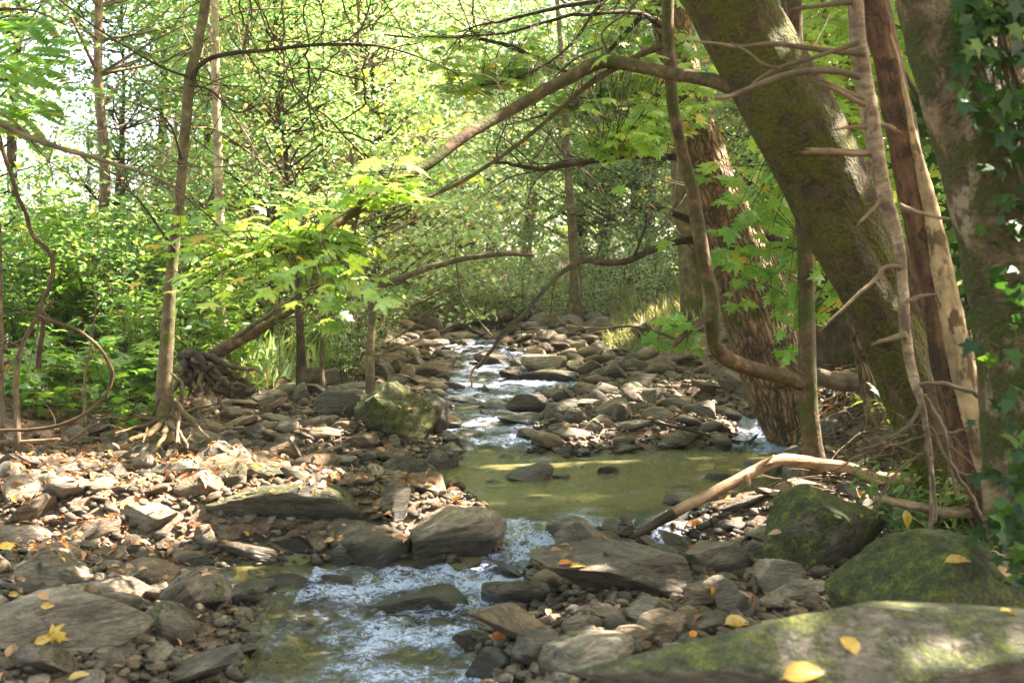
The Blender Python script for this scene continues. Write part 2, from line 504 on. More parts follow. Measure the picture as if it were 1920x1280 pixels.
def bark_mat(name, c0, c1, c2, moss=0.0, mosscol=(.045, .065, .008), scale=26, stretch=.22, bdist=.012, furrow=False, patch=None, rough=.85):
    m, t, out = nodes(name)
    a = t.nodes.new("ShaderNodeAttribute"); a.attribute_name = 'tc'
    v = vscale(t, a.outputs["Vector"], (1, 1, stretch))
    n1 = noise(t, v, scale, 5, .65, .4)
    n2 = noise(t, a.outputs["Vector"], 7, 4, .6)
    n3 = noise(t, a.outputs["Vector"], 60, 3, .6)
    col = ramp(t, n1, [(.25, c0), (.5, c1), (.75, c2)])
    col = mix(t, .75, col, ramp(t, n2, [(.32, (.28, .28, .28)), (.68, (1.7, 1.62, 1.5))]), 'MULTIPLY')
    h = n1
    if furrow:
        vo = t.nodes.new("ShaderNodeTexVoronoi"); vo.feature = 'DISTANCE_TO_EDGE'
        wv = t.nodes.new("ShaderNodeVectorMath"); wv.operation = 'ADD'
        nz = t.nodes.new("ShaderNodeTexNoise"); nz.inputs["Scale"].default_value = 12; t.links.new(a.outputs["Vector"], nz.inputs["Vector"])
        t.links.new(vscale(t, nz.outputs["Color"], (.05, .05, .012)), wv.inputs[0]); t.links.new(v, wv.inputs[1])
        t.links.new(wv.outputs[0], vo.inputs["Vector"]); vo.inputs["Scale"].default_value = scale * .95
        f = mth(t, 'MULTIPLY', vo.outputs["Distance"], 3.0, clamp=True)
        h = mth(t, 'ADD', mth(t, 'MULTIPLY', f, 1.6), n1)
        col = mix(t, 1.0, col, ramp(t, f, [(0, (.42, .39, .35)), (.5, (1.1, 1.1, 1.1))]), 'MULTIPLY')
    if patch:
        pf = ramp(t, noise(t, vscale(t, a.outputs["Vector"], (1, 1, .5)), 13, 4, .65), [(.52, (0, 0, 0)), (.58, (1, 1, 1))])
        col = mix(t, pf, col, patch)
    if moss:
        g = t.nodes.new("ShaderNodeNewGeometry")
        mf = mth(t, 'ADD', noise(t, a.outputs["Vector"], 4.5, 5, .7), mth(t, 'MULTIPLY', n3, .25))
        mf = ramp(t, mf, [(.72 - moss * .35, (0, 0, 0)), (.84 - moss * .35, (1, 1, 1))])
        mc = mix(t, n3, mosscol, tuple(c * 2.2 for c in mosscol))
        col = mix(t, mf, col, mc)
        h = mth(t, 'ADD', h, mth(t, 'MULTIPLY', mth(t, 'MULTIPLY', mf, n3), .8))
    h = mth(t, 'ADD', h, mth(t, 'MULTIPLY', n3, .2))
    col = mix(t, 1.0, col, (.84, .73, .60), 'MULTIPLY')
    princ(t, out, col, rough, bump(t, h, 1.0, bdist * 1.4), .25)
    return m

B_moss = bark_mat("mossy_bark", (.03, .02, .011), (.085, .06, .032), (.17, .12, .07), moss=.55, mosscol=(.06, .062, .006), scale=22, stretch=.5, bdist=.03)
B_rough = bark_mat("furrowed_bark", (.11, .075, .045), (.27, .19, .12), (.42, .31, .21), moss=.08, scale=30, stretch=.2, bdist=.022, furrow=True)
B_smooth = bark_mat("smooth_grey_bark", (.06, .05, .032), (.15, .125, .085), (.26, .22, .155), moss=.3, mosscol=(.05, .06, .015), scale=24, stretch=.8, bdist=.003)
B_pale = bark_mat("pale_bark", (.25, .22, .18), (.42, .38, .32), (.55, .5, .43), scale=18, stretch=1.6, bdist=.003)
B_sap = bark_mat("sapling_bark", (.04, .026, .016), (.12, .08, .05), (.24, .18, .12), moss=.42, mosscol=(.035, .045, .008), scale=30, stretch=.8, bdist=.004)
B_dead = bark_mat("dead_wood", (.11, .08, .055), (.28, .215, .15), (.46, .37, .28), scale=45, stretch=.1, bdist=.008)
B_birch = bark_mat("peeling_bark", (.10, .075, .055), (.27, .22, .17), (.46, .39, .32), scale=22, stretch=2.2, bdist=.005, patch=(.14, .1, .08))
B_red = bark_mat("red_brown_wood", (.03, .018, .012), (.12, .065, .038), (.24, .15, .09), scale=22, stretch=.14, bdist=.03, moss=.1, patch=(.05, .03, .02))
B_strip = bark_mat("stripped_wood", (.2, .15, .09), (.34, .27, .17), (.46, .38, .26), scale=26, stretch=.1, bdist=.008, patch=(.11, .08, .04))
B_vine = bark_mat("vine_bark", (.04, .026, .018), (.095, .066, .046), (.17, .125, .09), scale=40, stretch=.15, bdist=.005)
B_dark = bark_mat("dark_bark", (.02, .016, .011), (.06, .045, .032), (.11, .09, .065), moss=.2, mosscol=(.03, .04, .01), scale=24, stretch=.3, bdist=.008)
B_log = bark_mat("barkless_branch", (.20, .12, .075), (.42, .285, .195), (.58, .44, .33), scale=34, stretch=.1, bdist=.010)
B_twig = bark_mat("grey_twig", (.07, .055, .04), (.17, .135, .10), (.28, .225, .175), scale=30, stretch=.2, bdist=.002)
B_ivybark = bark_mat("lichened_bark", (.04, .03, .02), (.12, .09, .06), (.22, .18, .13), moss=.5, mosscol=(.03, .036, .007), scale=16, stretch=.9, bdist=.012, patch=(.25, .21, .16))

def rock_mat(name, merged=False):
    """object colour: r moss, g brightness, b brownness; alpha: height below which the stone is wet"""
    m, t, out = nodes(name)
    tc = t.nodes.new("ShaderNodeTexCoord"); oi = t.nodes.new("ShaderNodeObjectInfo"); g = t.nodes.new("ShaderNodeNewGeometry")
    sp = t.nodes.new("ShaderNodeSeparateColor"); t.links.new(oi.outputs["Color"], sp.inputs[0])
    sx = t.nodes.new("ShaderNodeSeparateXYZ"); t.links.new(g.outputs["Position"], sx.inputs[0])
    sn = t.nodes.new("ShaderNodeSeparateXYZ"); t.links.new(g.outputs["Normal"], sn.inputs[0])
    if merged:
        rnd = g.outputs["Random Per Island"]
        a = t.nodes.new("ShaderNodeAttribute"); a.attribute_name = 'wet'
        wetz = a.outputs["Fac"]
        vec = g.outputs["Position"]
        moss = mth(t, 'MULTIPLY', mth(t, 'FRACT', mth(t, 'MULTIPLY', rnd, 7.13)), .35)
        bri = ramp(t, mth(t, 'FRACT', mth(t, 'MULTIPLY', rnd, 3.7)), [(0, (.4, .4, .4)), (.5, (.75, .75, .75)), (.85, (1.1, 1.1, 1.1)), (1, (1.6, 1.6, 1.6))])
        brown = mth(t, 'FRACT', mth(t, 'MULTIPLY', rnd, 13.9))
    else:
        rnd = oi.outputs["Random"]; wetz = oi.outputs["Alpha"]; moss = sp.outputs[0]; bri = sp.outputs[1]; brown = sp.outputs[2]
        ad = t.nodes.new("ShaderNodeVectorMath"); ad.operation = 'ADD'
        a = t.nodes.new("ShaderNodeAttribute"); a.attribute_name = 'tc'
        t.links.new(a.outputs["Vector"], ad.inputs[0]); t.links.new(mth(t, 'MULTIPLY', rnd, 20), ad.inputs[1]); vec = ad.outputs[0]
    sl = vscale(t, vec, (1, 1, 4.5))
    n1 = noise(t, sl, 7, 6, .68, .6)
    n2 = noise(t, vec, 3.2, 4, .6)
    n3 = noise(t, vec, 90, 3, .7)
    n4 = noise(t, sl, 30, 5, .7, .3)
    grey = ramp(t, n1, [(.2, (.042, .033, .024)), (.42, (.13, .103, .075)), (.6, (.25, .205, .155)), (.82, (.46, .39, .31))])
    brn = ramp(t, n1, [(.2, (.05, .03, .017)), (.42, (.15, .093, .052)), (.6, (.27, .185, .11)), (.82, (.44, .33, .22))])
    bf = ramp(t, mth(t, 'ADD', mth(t, 'MULTIPLY', n2, .6), mth(t, 'MULTIPLY', brown, .7)), [(.45, (0, 0, 0)), (.85, (1, 1, 1))])
    col = mix(t, bf, grey, brn)
    col = mix(t, .75, col, ramp(t, n4, [(.32, (.36, .36, .36)), (.68, (1.6, 1.6, 1.6))]), 'MULTIPLY')
    # lichen
    lf = ramp(t, noise(t, vec, 11, 5, .75), [(.6, (0, 0, 0)), (.68, (1, 1, 1))])
    col = mix(t, mth(t, 'MULTIPLY', lf, .45), col, (.40, .40, .33))
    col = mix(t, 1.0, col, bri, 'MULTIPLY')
    col = mix(t, 1.0, col, (.62, .59, .54), 'MULTIPLY')
    # moss on the sides that face up
    up = mth(t, 'MULTIPLY_ADD', sn.outputs[2], .45, .35)
    mf = mth(t, 'ADD', mth(t, 'MULTIPLY', up, .8), mth(t, 'MULTIPLY', mth(t, 'SUBTRACT', noise(t, vec, 6.5, 6, .8), .5), 3.6))
    mf = mth(t, 'ADD', mf, mth(t, 'MULTIPLY', moss, 1.5))
    mf = ramp(t, mth(t, 'MULTIPLY', mf, .5), [(.60, (0, 0, 0)), (.72, (1, 1, 1))])
    mc = ramp(t, mth(t, 'ADD', mth(t, 'MULTIPLY', n3, .4), mth(t, 'MULTIPLY', noise(t, vec, 16, 5, .75), .6)), [(.38, (.010, .011, .002)), (.5, (.048, .052, .005)), (.62, (.15, .15, .014))])
    col = mix(t, mf, col, mc)
    # wet below the splash line
    wz = mth(t, 'ADD', mth(t, 'SUBTRACT', sx.outputs[2], wetz), mth(t, 'MULTIPLY', mth(t, 'SUBTRACT', n2, .5), -.09))
    wet = ramp(t, mth(t, 'MULTIPLY_ADD', wz, 8.0, .5), [(.42, (1, 1, 1)), (.62, (0, 0, 0))])
    col = mix(t, wet, col, mix(t, 1.0, col, (.30, .29, .27), 'MULTIPLY'))
    rough = mth(t, 'MULTIPLY_ADD', wet, -.62, .84)
    h = mth(t, 'ADD', mth(t, 'MULTIPLY', n4, 1.0), mth(t, 'ADD', mth(t, 'MULTIPLY', n1, .9), mth(t, 'MULTIPLY', n3, .18)))
    h = mth(t, 'ADD', h, mth(t, 'MULTIPLY', mth(t, 'MULTIPLY', mf, noise(t, vec, 26, 5, .8)), 2.2))
    princ(t, out, col, rough, bump(t, h, .9, .018 if not merged else .008), .45)
    return m
M_rock = rock_mat("stream_rock")
M_stones = rock_mat("gravel_stone", True)

def soil_mat():
    m, t, out = nodes("forest_soil")
    g = t.nodes.new("ShaderNodeNewGeometry"); P = g.outputs["Position"]
    a = t.nodes.new("ShaderNodeAttribute"); a.attribute_name = 'bed'
    n1 = noise(t, P, 3, 6, .7); n2 = noise(t, P, 38, 5, .75); n3 = noise(t, P, 12, 4, .6)
    so = ramp(t, n2, [(.3, (.045, .026, .016)), (.5, (.11, .065, .042)), (.7, (.2, .135, .095))])
    so = mix(t, ramp(t, n3, [(.45, (0, 0, 0)), (.7, (1, 1, 1))]), so, (.21, .15, .11))
    vo = t.nodes.new("ShaderNodeTexVoronoi"); vo.inputs["Scale"].default_value = 26; t.links.new(P, vo.inputs["Vector"])
    bed = mix(t, .8, ramp(t, vo.outputs["Distance"], [(0, (.17, .135, .075)), (.5, (.055, .045, .025))]), mix(t, 1.0, vo.outputs["Color"], (.2, .16, .1), 'MULTIPLY'))
    bed = mix(t, n3, bed, (.16, .125, .055))
    ng = ramp(t, n1, [(.4, (0, 0, 0)), (.6, (1, 1, 1))])
    col = mix(t, a.outputs["Fac"], so, bed)
    h = mth(t, 'ADD', n2, mth(t, 'MULTIPLY', vo.outputs["Distance"], -.8))
    princ(t, out, col, .9, bump(t, h, .9, .02), .2)
    return m
M_soil = soil_mat()

def water_mat():
    m, t, out = nodes("stream_water")
    g = t.nodes.new("ShaderNodeNewGeometry"); P = g.outputs["Position"]
    a = t.nodes.new("ShaderNodeAttribute"); a.attribute_name = 'turb'
    T = a.outputs["Fac"]
    n1 = noise(t, vscale(t, P, (1.5, 1, 1)), 22, 4, .6, 1.2)
    n2 = noise(t, vscale(t, P, (1, 1.3, 1)), 60, 3, .6, .8)
    n3 = noise(t, vscale(t, P, (.7, 1.6, 1)), 8, 3, .55, .5)
    h1 = mth(t, 'ADD', mth(t, 'MULTIPLY', n1, 1.0), mth(t, 'MULTIPLY', n2, .5))
    h = mth(t, 'ADD', mth(t, 'MULTIPLY', h1, mth(t, 'MULTIPLY_ADD', T, 1.7, .05)), mth(t, 'MULTIPLY', n3, .10))
    nb = bump(t, h, 1.0, .05)
    gl = t.nodes.new("ShaderNodeBsdfGlossy"); gl.inputs["Roughness"].default_value = .04; t.links.new(nb, gl.inputs["Normal"])
    tr = t.nodes.new("ShaderNodeBsdfTransparent"); tr.inputs[0].default_value = (.80, .84, .62, 1)
    fr = t.nodes.new("ShaderNodeFresnel"); fr.inputs["IOR"].default_value = 1.45; t.links.new(nb, fr.inputs["Normal"])
    mx = t.nodes.new("ShaderNodeMixShader"); t.links.new(fr.outputs[0], mx.inputs[0])
    t.links.new(tr.outputs[0], mx.inputs[1]); t.links.new(gl.outputs[0], mx.inputs[2])
    # silty water; its body colour also paints in reflected bright foliage
    bd = t.nodes.new("ShaderNodeBsdfDiffuse"); bd.inputs[0].default_value = (.27, .235, .085, 1)
    mb = t.nodes.new("ShaderNodeMixShader"); t.links.new(mth(t, 'MULTIPLY_ADD', T, -.5, .25, clamp=True), mb.inputs[0])
    t.links.new(mx.outputs[0], mb.inputs[1]); t.links.new(bd.outputs[0], mb.inputs[2])
    # foam and aerated water where turbulent; blue white tint also paints reflected sky
    def ridge(sc, st, d, dist):
        n = noise(t, vscale(t, P, st), sc, d, .6, dist)
        return mth(t, 'SUBTRACT', 1.0, mth(t, 'ABSOLUTE', mth(t, 'MULTIPLY_ADD', n, 5.0, -2.5)), clamp=True)
    r1 = ridge(8, (1.0, 1.25, 1), 3, 1.3); r2 = ridge(30, (1.0, 1.2, 1), 3, 1.0); big_ = noise(t, P, 3.2, 2)
    f = mth(t, 'ADD', mth(t, 'MULTIPLY', r1, .38), mth(t, 'MULTIPLY', r2, .58))
    f = mth(t, 'ADD', f, mth(t, 'MULTIPLY', mth(t, 'SUBTRACT', big_, .5), 1.7))
    f = mth(t, 'ADD', f, mth(t, 'MULTIPLY_ADD', T, 1.2, -.84))
    ff = ramp(t, f, [(.2, (0, 0, 0)), (.45, (.4, .4, .4)), (.62, (1, 1, 1))])
    fd = t.nodes.new("ShaderNodeBsdfPrincipled"); fd.inputs["Base Color"].default_value = (.50, .56, .80, 1); fd.inputs["Roughness"].default_value = .25
    t.links.new(nb, fd.inputs["Normal"])
    mf = t.nodes.new("ShaderNodeMixShader"); t.links.new(mth(t, 'MULTIPLY', ff, .9), mf.inputs[0])
    t.links.new(mb.outputs[0], mf.inputs[1]); t.links.new(fd.outputs[0], mf.inputs[2])
    t.links.new(mf.outputs[0], out.inputs[0])
    return m
M_water = water_mat()
#@@SETTING
# ------------------------------------------------------------------ the ground and the water
ny, nx = MX.shape
ii = (np.arange(ny - 1)[:, None] * nx + np.arange(nx - 1)[None]).ravel()
Q = np.stack([ii, ii + 1, ii + nx + 1, ii + nx], 1)
dW = seg_dist(MX.ravel(), MY.ravel(), WPOLY, True) * np.where(inside(MX.ravel(), MY.ravel(), WPOLY), -1, 1)
tag(link("ground", mesh_np("ground", np.stack([MX.ravel(), MY.ravel(), MZ.ravel()], 1), Q, M_soil, True, {'bed': 1 - sstep(-.02, .1, dW)})),
    "brown forest soil and stream bed under the stones", "ground", kind="structure")

wx = np.arange(-2.3, 3.0, .02); wy = np.concatenate([np.arange(-2, 2.5, .1), np.arange(2.5, 8.4, .02), np.arange(8.4, 14, .04), np.arange(14, 24, .2)])
AX, AY = np.meshgrid(wx, wy)
ax, ay = AX.ravel(), AY.ravel()
dW = seg_dist(ax, ay, WPOLY, True) * np.where(inside(ax, ay, WPOLY), -1, 1)
dW = np.minimum(dW, seg_dist(ax, ay, side_ch) - .2)
turb = np.interp(ay, [2, 4.2, 5.2, 5.3, 5.55, 5.62, 6.0, 7.4, 7.9, 8.2, 9, 10, 10.6, 11.2, 12, 14], [.52, .52, .72, .78, .62, .40, .02, .03, .12, .62, .62, .35, .5, .65, .5, .6])
turb = np.where((ay > 5.2) & (ay < 5.6) & (ax < -.15), .15, turb)
turb = np.where((ay < 5.3) & (ax < -.9), turb * .45, turb)
turb = np.maximum(turb, .85 * (1 - sstep(.15, .35, seg_dist(ax, ay, side_ch))))
turb *= .8 + .35 * fbm(np.stack([ax * 2.5, ay * 2.5, ax * 0], 1), 2, 5)
P0 = np.stack([ax * 9, ay * 6, ax * 0], 1)
amp = .004 + .075 * turb ** 1.5
az = zw(ay) + amp * (.9 * (1 - 2 * np.abs(fbm(P0 * .9, 3, 21))) * .7 + .45 * fbm(P0 * 2.6, 2, 22)) * (turb > .08)
az += .03 * (1 - np.clip(np.hypot((ax + .1) / .5, (ay - 4.72) / .22), 0, 1) ** 2) * 0
keep = (dW < .22)
ny2, nx2 = AX.shape
ii = (np.arange(ny2 - 1)[:, None] * nx2 + np.arange(nx2 - 1)[None]).ravel()
Q = np.stack([ii, ii + 1, ii + nx2 + 1, ii + nx2], 1)
Q = Q[keep[Q].all(1)]
used = np.unique(Q); rem = np.full(len(ax), -1); rem[used] = np.arange(len(used))
tag(link("water", mesh_np("water", np.stack([ax, ay, az], 1)[used], rem[Q], M_water, True, {'turb': turb[used]})),
    "shallow stream with riffles, a small cascade and a still green pool", "stream", kind="structure")

# ------------------------------------------------------------------ rocks
def ico(sub):
    import bmesh
    b = bmesh.new(); bmesh.ops.create_icosphere(b, subdivisions=sub, radius=1.0)
    b.verts.ensure_lookup_table()
    V = np.array([v.co[:] for v in b.verts]); T = np.array([[v.index for v in f.verts] for f in b.faces]); b.free()
    return V, T
ICO = {k: ico(k) for k in (1, 2, 3, 4, 5)}

def rock_shape(seed, sub=4, cuts=9, soft=.96, lump=.16, rough=.035, strata=.02, planes=None, dims=(1, 1, 1), lo=.5, hi=.86):
    rng = np.random.RandomState(seed)
    V, T = ICO[sub]; V = V.copy()
    V = V * (1 + lump * fbm(V * 1.3 + seed * 3.1, 3, seed))[:, None]
    for k in range(cuts):
        n = rng.normal(0, 1, 3); n /= np.linalg.norm(n)
        d = rng.uniform(lo, hi)
        s_ = V @ n - d
        V -= n * (np.clip(s_, 0, None) * soft)[:, None]
    for n, d in (planes or []):
        n = np.array(n, float); n /= np.linalg.norm(n)
        s_ = V @ n - d
        V -= n * (np.clip(s_, 0, None) * .95)[:, None]
    mn, mx = V.min(0), V.max(0)
    V = (V - (mn + mx) / 2) / ((mx - mn) / 2)
    V = V * np.array(dims) * .5
    dd = np.array(dims); sc = dd.min()
    U = V / np.linalg.norm(V, axis=1)[:, None]
    q = V / (dd.mean())
    V = V + U * (rough * sc * fbm(q * 5 + seed, 3, seed + 3))[:, None]
    if sub >= 5: V = V + U * (.02 * sc * fbm(q * 15 + seed, 3, seed + 5))[:, None]
    if strata:
        l = (V[:, 2] / sc * 9 + 2.2 * fbm(q * 2.3, 2, seed + 9))
        V = V + U * np.array([1, 1, .2]) * (strata * sc * (2 * np.abs((l % 1) - .5) - .5))[:, None]
    return V, T

PLACED = []      # x, y, r of every hero rock
NROCK = {}
def hero(px, base, wpx, hpx, label, dep=.75, roll=0, yaw=0, pitch=0, moss=.15, bri=1.0, brn=.3, seed=1, cuts=9, sub=4, name="boulder", cat=None, wet=None, planes=None, lo=.42, hi=.84, soft=.96, strata=.03, lump=.16, rough=.045, Y=None, sink=.22, group=None):
    g = ground(px, base) if Y is None else at(px, base, Y)
    y0 = g[1]
    W = wpx / F * y0; H = hpx / F * y0
    D = max(W, H) * dep
    cr = math.radians(roll)
    if roll:
        # wpx, hpx then mean the long and the short side of the tilted stone
        hv = abs(W * math.sin(cr)) + abs(H * math.cos(cr))
    else: hv = H
    Hs = H * (1 + sink)
    R = np.array(Matrix.Rotation(-cr, 3, 'Y') @ Matrix.Rotation(math.radians(pitch), 3, 'X') @ Matrix.Rotation(math.radians(yaw), 3, 'Z'))
    cyy = y0 + D * .42
    cx_ = g[0] * cyy / y0
    zb = g[2] - sink * H
    if wpx > 40: sub = max(sub, 4)
    A, T = rock_shape(seed, sub, cuts + 3, soft, lump, rough, strata, planes, (W, D, Hs), lo, hi)
    sc = np.ones(3)
    for it in range(4):           # settle the size so that width and top agree with the survey
        V = (A * sc) @ R.T
        cz = zb - V[:, 2].min()
        u, v = screen(V[:, 0] + cx_, V[:, 1] + cyy, V[:, 2] + cz)
        cx_ += (px - (u.min() + u.max()) / 2) / F * cyy
        if abs(roll) <= 26:
            sc[0] *= np.clip(wpx / (u.max() - u.min()), .6, 1.5)
            e = (v.min() - (base - hpx)) / F * cyy
            sc[2] *= np.clip(1 + e / (V[:, 2].max() - V[:, 2].min()), .6, 1.6)
        else:
            zb += ((v.min() + min(v.max(), base)) / 2 - (base - hv / 2 * F / y0)) / F * cyy
    A = A * sc
    o = link(name, mesh_np(name, V, T, M_rock, True, {'tc': A}), None, (cx_, cyy, cz))
    wz = zw(cyy) + (.07 if cx_ > -1.6 else .03) if wet is None else wet
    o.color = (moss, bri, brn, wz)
    tag(o, label, cat or name.split('_')[-1], group)
    for q in np.linspace(-1, 1, max(1, int(round(1.6 * W / D)))): PLACED.append((cx_ + q * max(0, W - D) * .5, cyy, min(W, D) * .46))
    return o
#@@ROCKS
# foreground, right
hero(1640, 1400, 1130, 275, "huge flat moss streaked boulder filling the lower right corner, dotted with yellow leaves", dep=.55, roll=0, moss=.5, bri=1.0, brn=.15, seed=11, cuts=12, sub=5, Y=2.3, rough=.03, strata=.01, lump=.2, sink=.3)
hero(1760, 1215, 430, 225, "rounded moss covered boulder with one tan leaf on top, behind the huge flat boulder", dep=.9, roll=0, moss=.95, bri=.8, brn=.3, seed=12, sub=5, cuts=0, lo=.7, planes=[((-.8, -.2, .6), .66), ((.75, -.3, .55), .7)], lump=.24, Y=3.35, rough=.03, strata=.0, sink=.3)
hero(1545, 1078, 232, 172, "mossy boulder with a pointed top and a sharp ridge, below the pale curved branch", dep=.8, moss=.8, bri=.75, brn=.25, seed=13, sub=5, cuts=3, planes=[((-.75, -.25, .62), .42), ((.8, -.5, .25), .55), ((-.2, -.9, .1), .6), ((.7, .1, .6), .62)], strata=.01, soft=.95)
hero(1150, 1128, 325, 118, "big dark layered slab tilted over the rapids, with three tan leaves on it", dep=.62, roll=-9, moss=.12, bri=.62, brn=.35, seed=14, sub=5, cuts=6, planes=[((-.1, -.75, -.5), .45), ((-.5, -.2, .8), .62)], strata=.05)
hero(1108, 1052, 138, 78, "rounded grey green stone leaning behind the big dark layered slab", dep=.8, roll=-14, moss=.22, bri=.85, brn=.2, seed=15)
hero(1345, 1082, 125, 70, "flat topped tan stone just right of the dark layered slab", dep=.8, roll=10, moss=.05, bri=1.1, brn=.3, seed=16, planes=[((0, 0, 1), .5)])
hero(1462, 1118, 100, 72, "blocky grey stone below the pointed mossy boulder", dep=.8, moss=.12, bri=.95, brn=.3, seed=17, cuts=12)
hero(1500, 1134, 122, 50, "long pale striped stone wedged before the rounded mossy boulder", dep=.7, roll=8, moss=.02, bri=1.35, brn=.15, seed=18)
hero(1455, 1152, 72, 42, "small pale grey stone touching the edge of the huge flat boulder", dep=.8, moss=.05, bri=1.25, brn=.1, seed=19)
hero(1382, 1158, 84, 60, "dark grey slanted stone left of the small pale grey stone", dep=.7, roll=22, moss=.05, bri=.8, brn=.2, seed=20)
hero(1315, 1148, 72, 56, "knobbly brown stone with one round pale leaf on it", dep=.9, moss=.12, bri=1.0, brn=.6, seed=21, rough=.06)
hero(1325, 1192, 88, 50, "olive round stone above the left tip of the huge flat boulder", dep=.9, moss=.3, bri=.85, brn=.3, seed=22)
hero(1238, 1208, 96, 70, "speckled pale brown round stone in front of the dark slab", dep=.9, moss=.02, bri=1.3, brn=.6, seed=23, cuts=5)
hero(1182, 1222, 105, 52, "smooth brown oval stone between the speckled stone and the pale domed stone", dep=.8, moss=.0, bri=.95, brn=.85, seed=24, cuts=4)
hero(1090, 1192, 78, 40, "tan egg shaped stone resting under the front of the dark slab", dep=.8, roll=6, moss=.1, bri=1.15, brn=.4, seed=25, cuts=4)
hero(1142, 1170, 74, 38, "tan oblong stone tilted beneath the dark layered slab", dep=.8, roll=-24, moss=.05, bri=1.15, brn=.6, seed=26, cuts=4)
hero(972, 1232, 190, 98, "rust brown wet boulder sloping into the rapids", dep=.7, roll=-24, moss=.03, bri=.95, brn=1.0, seed=27, cuts=7)
hero(1098, 1272, 185, 92, "pale domed stone at the lower edge beside the rapids", dep=.9, roll=12, moss=.2, bri=1.3, brn=.2, seed=28, cuts=5)
hero(1005, 1262, 92, 84, "dark green wet stone with a notched top left of the pale domed stone", dep=.9, moss=.15, bri=.7, brn=.1, seed=29)
hero(915, 1275, 88, 66, "shiny dark stone half under water at the lower edge of the rapids", dep=.9, moss=.0, bri=.6, brn=.4, seed=30, wet=.3)
hero(1060, 1292, 60, 34, "small pale stone cut by the lower edge of the picture", dep=.9, moss=.0, bri=1.3, brn=.2, seed=31)
hero(1272, 1232, 60, 30, "small grey white pebble under the huge flat boulder's left tip", dep=.9, moss=.0, bri=1.5, brn=.1, seed=32, sub=3)
hero(1575, 1066, 46, 26, "small flat olive stone between the two mossy boulders", dep=.9, moss=.1, bri=1.0, brn=.3, seed=33, sub=3)
hero(1530, 1086, 60, 32, "greenish stone at the foot of the pointed mossy boulder", dep=.9, moss=.3, bri=.8, brn=.3, seed=34, sub=3)
hero(1220, 1000, 130, 50, "dark wet ridge of rock where the pale curved branch dips into the stream", dep=.7, roll=8, moss=.0, bri=.5, brn=.1, seed=35, wet=.45, planes=[((-.4, 0, .9), .5)])
hero(1385, 960, 110, 34, "dark brown flat rock under the middle of the pale curved branch", dep=.7, roll=6, moss=.0, bri=.6, brn=.7, seed=36)
hero(1375, 1000, 88, 36, "flat mossy topped stone behind the tan flat topped stone", dep=.8, moss=.4, bri=.9, brn=.3, seed=37)
hero(1440, 1022, 88, 38, "pale grey green block leaning on the left side of the pointed mossy boulder", dep=.8, roll=-10, moss=.1, bri=1.15, brn=.2, seed=38)
hero(1310, 1015, 52, 24, "little black wet stone in the trickle beside the tan stone", dep=.8, moss=0, bri=.5, brn=.1, seed=39, sub=3, wet=.4)
hero(1330, 940, 40, 20, "small brown stone at the water's edge under the branch", dep=.8, moss=0, bri=.8, brn=.7, seed=391, sub=3)
hero(1790, 985, 120, 50, "long mossy stone lying in the undergrowth below the ivy tree", dep=.7, moss=.5, bri=.7, brn=.4, seed=392, sub=3)
# around the cascade, left side
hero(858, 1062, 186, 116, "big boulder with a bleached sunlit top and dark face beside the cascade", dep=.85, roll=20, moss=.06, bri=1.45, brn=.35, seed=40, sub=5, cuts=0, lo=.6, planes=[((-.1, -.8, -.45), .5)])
hero(742, 985, 56, 88, "upright grey green stone standing between the long slab and the bleached boulder", dep=.8, roll=8, moss=.22, bri=1.0, brn=.15, seed=41)
hero(690, 1066, 170, 100, "dark smooth boulder sloping down behind the thin flat wet stone", dep=.7, roll=24, moss=.1, bri=.7, brn=.3, seed=42, cuts=6)
hero(698, 992, 98, 24, "thin pale slab propped on the dark smooth boulder", dep=.6, roll=18, moss=.2, bri=1.1, brn=.2, seed=43, sub=4, sink=.0)
hero(550, 1000, 335, 98, "long tapering moss streaked slab lying across the gravel bar", dep=.5, roll=-6, moss=.55, bri=.72, brn=.3, seed=44, sub=5, cuts=1, planes=[((-.6, -.1, .75), .5), ((0, -.9, -.5), .5), ((.7, 0, .6), .68)], strata=.05)
hero(470, 1030, 92, 36, "stone coloured dark for the shade under the left part of the long moss streaked slab", dep=.7, roll=6, moss=.05, bri=.5, brn=.4, seed=451)  # low brightness paints the slab's shade into the stone
hero(560, 1040, 110, 44, "wet stone coloured dark for the shade under the middle of the long moss streaked slab", dep=.7, roll=-6, moss=.05, bri=.45, brn=.3, seed=452)  # shade below the slab is put into this dark colour
hero(585, 1072, 60, 22, "flat brown stone at the water's edge left of the small pointed grey stone", dep=.7, moss=0, bri=.8, brn=.8, seed=453)
hero(420, 1070, 56, 24, "pale brown stone at the water's edge left of the bleached slab", dep=.8, moss=0, bri=1.1, brn=.6, seed=454)
hero(520, 1012, 60, 30, "small stone coloured dark for the shade, tucked against the long moss streaked slab", dep=.8, moss=.1, bri=.6, brn=.3, seed=455)  # colour darkened to stand for the slab's shadow
hero(640, 1062, 62, 48, "small pointed grey stone below the long moss streaked slab", dep=.8, moss=.0, bri=1.0, brn=.2, seed=45, planes=[((-.7, 0, .6), .4), ((.7, 0, .5), .4)])
hero(772, 1078, 160, 38, "thin flat wet stone at the edge of the rapids below the bleached boulder", dep=.5, roll=5, moss=.0, bri=1.0, brn=.4, seed=46)
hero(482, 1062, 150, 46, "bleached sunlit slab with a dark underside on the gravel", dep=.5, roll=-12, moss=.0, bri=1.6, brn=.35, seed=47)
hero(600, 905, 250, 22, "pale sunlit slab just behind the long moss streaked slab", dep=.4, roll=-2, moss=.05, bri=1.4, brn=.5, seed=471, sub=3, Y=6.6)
hero(740, 902, 50, 22, "smooth olive stone behind the upright grey green stone", dep=.8, moss=.15, bri=1.0, brn=.3, seed=472, sub=3)
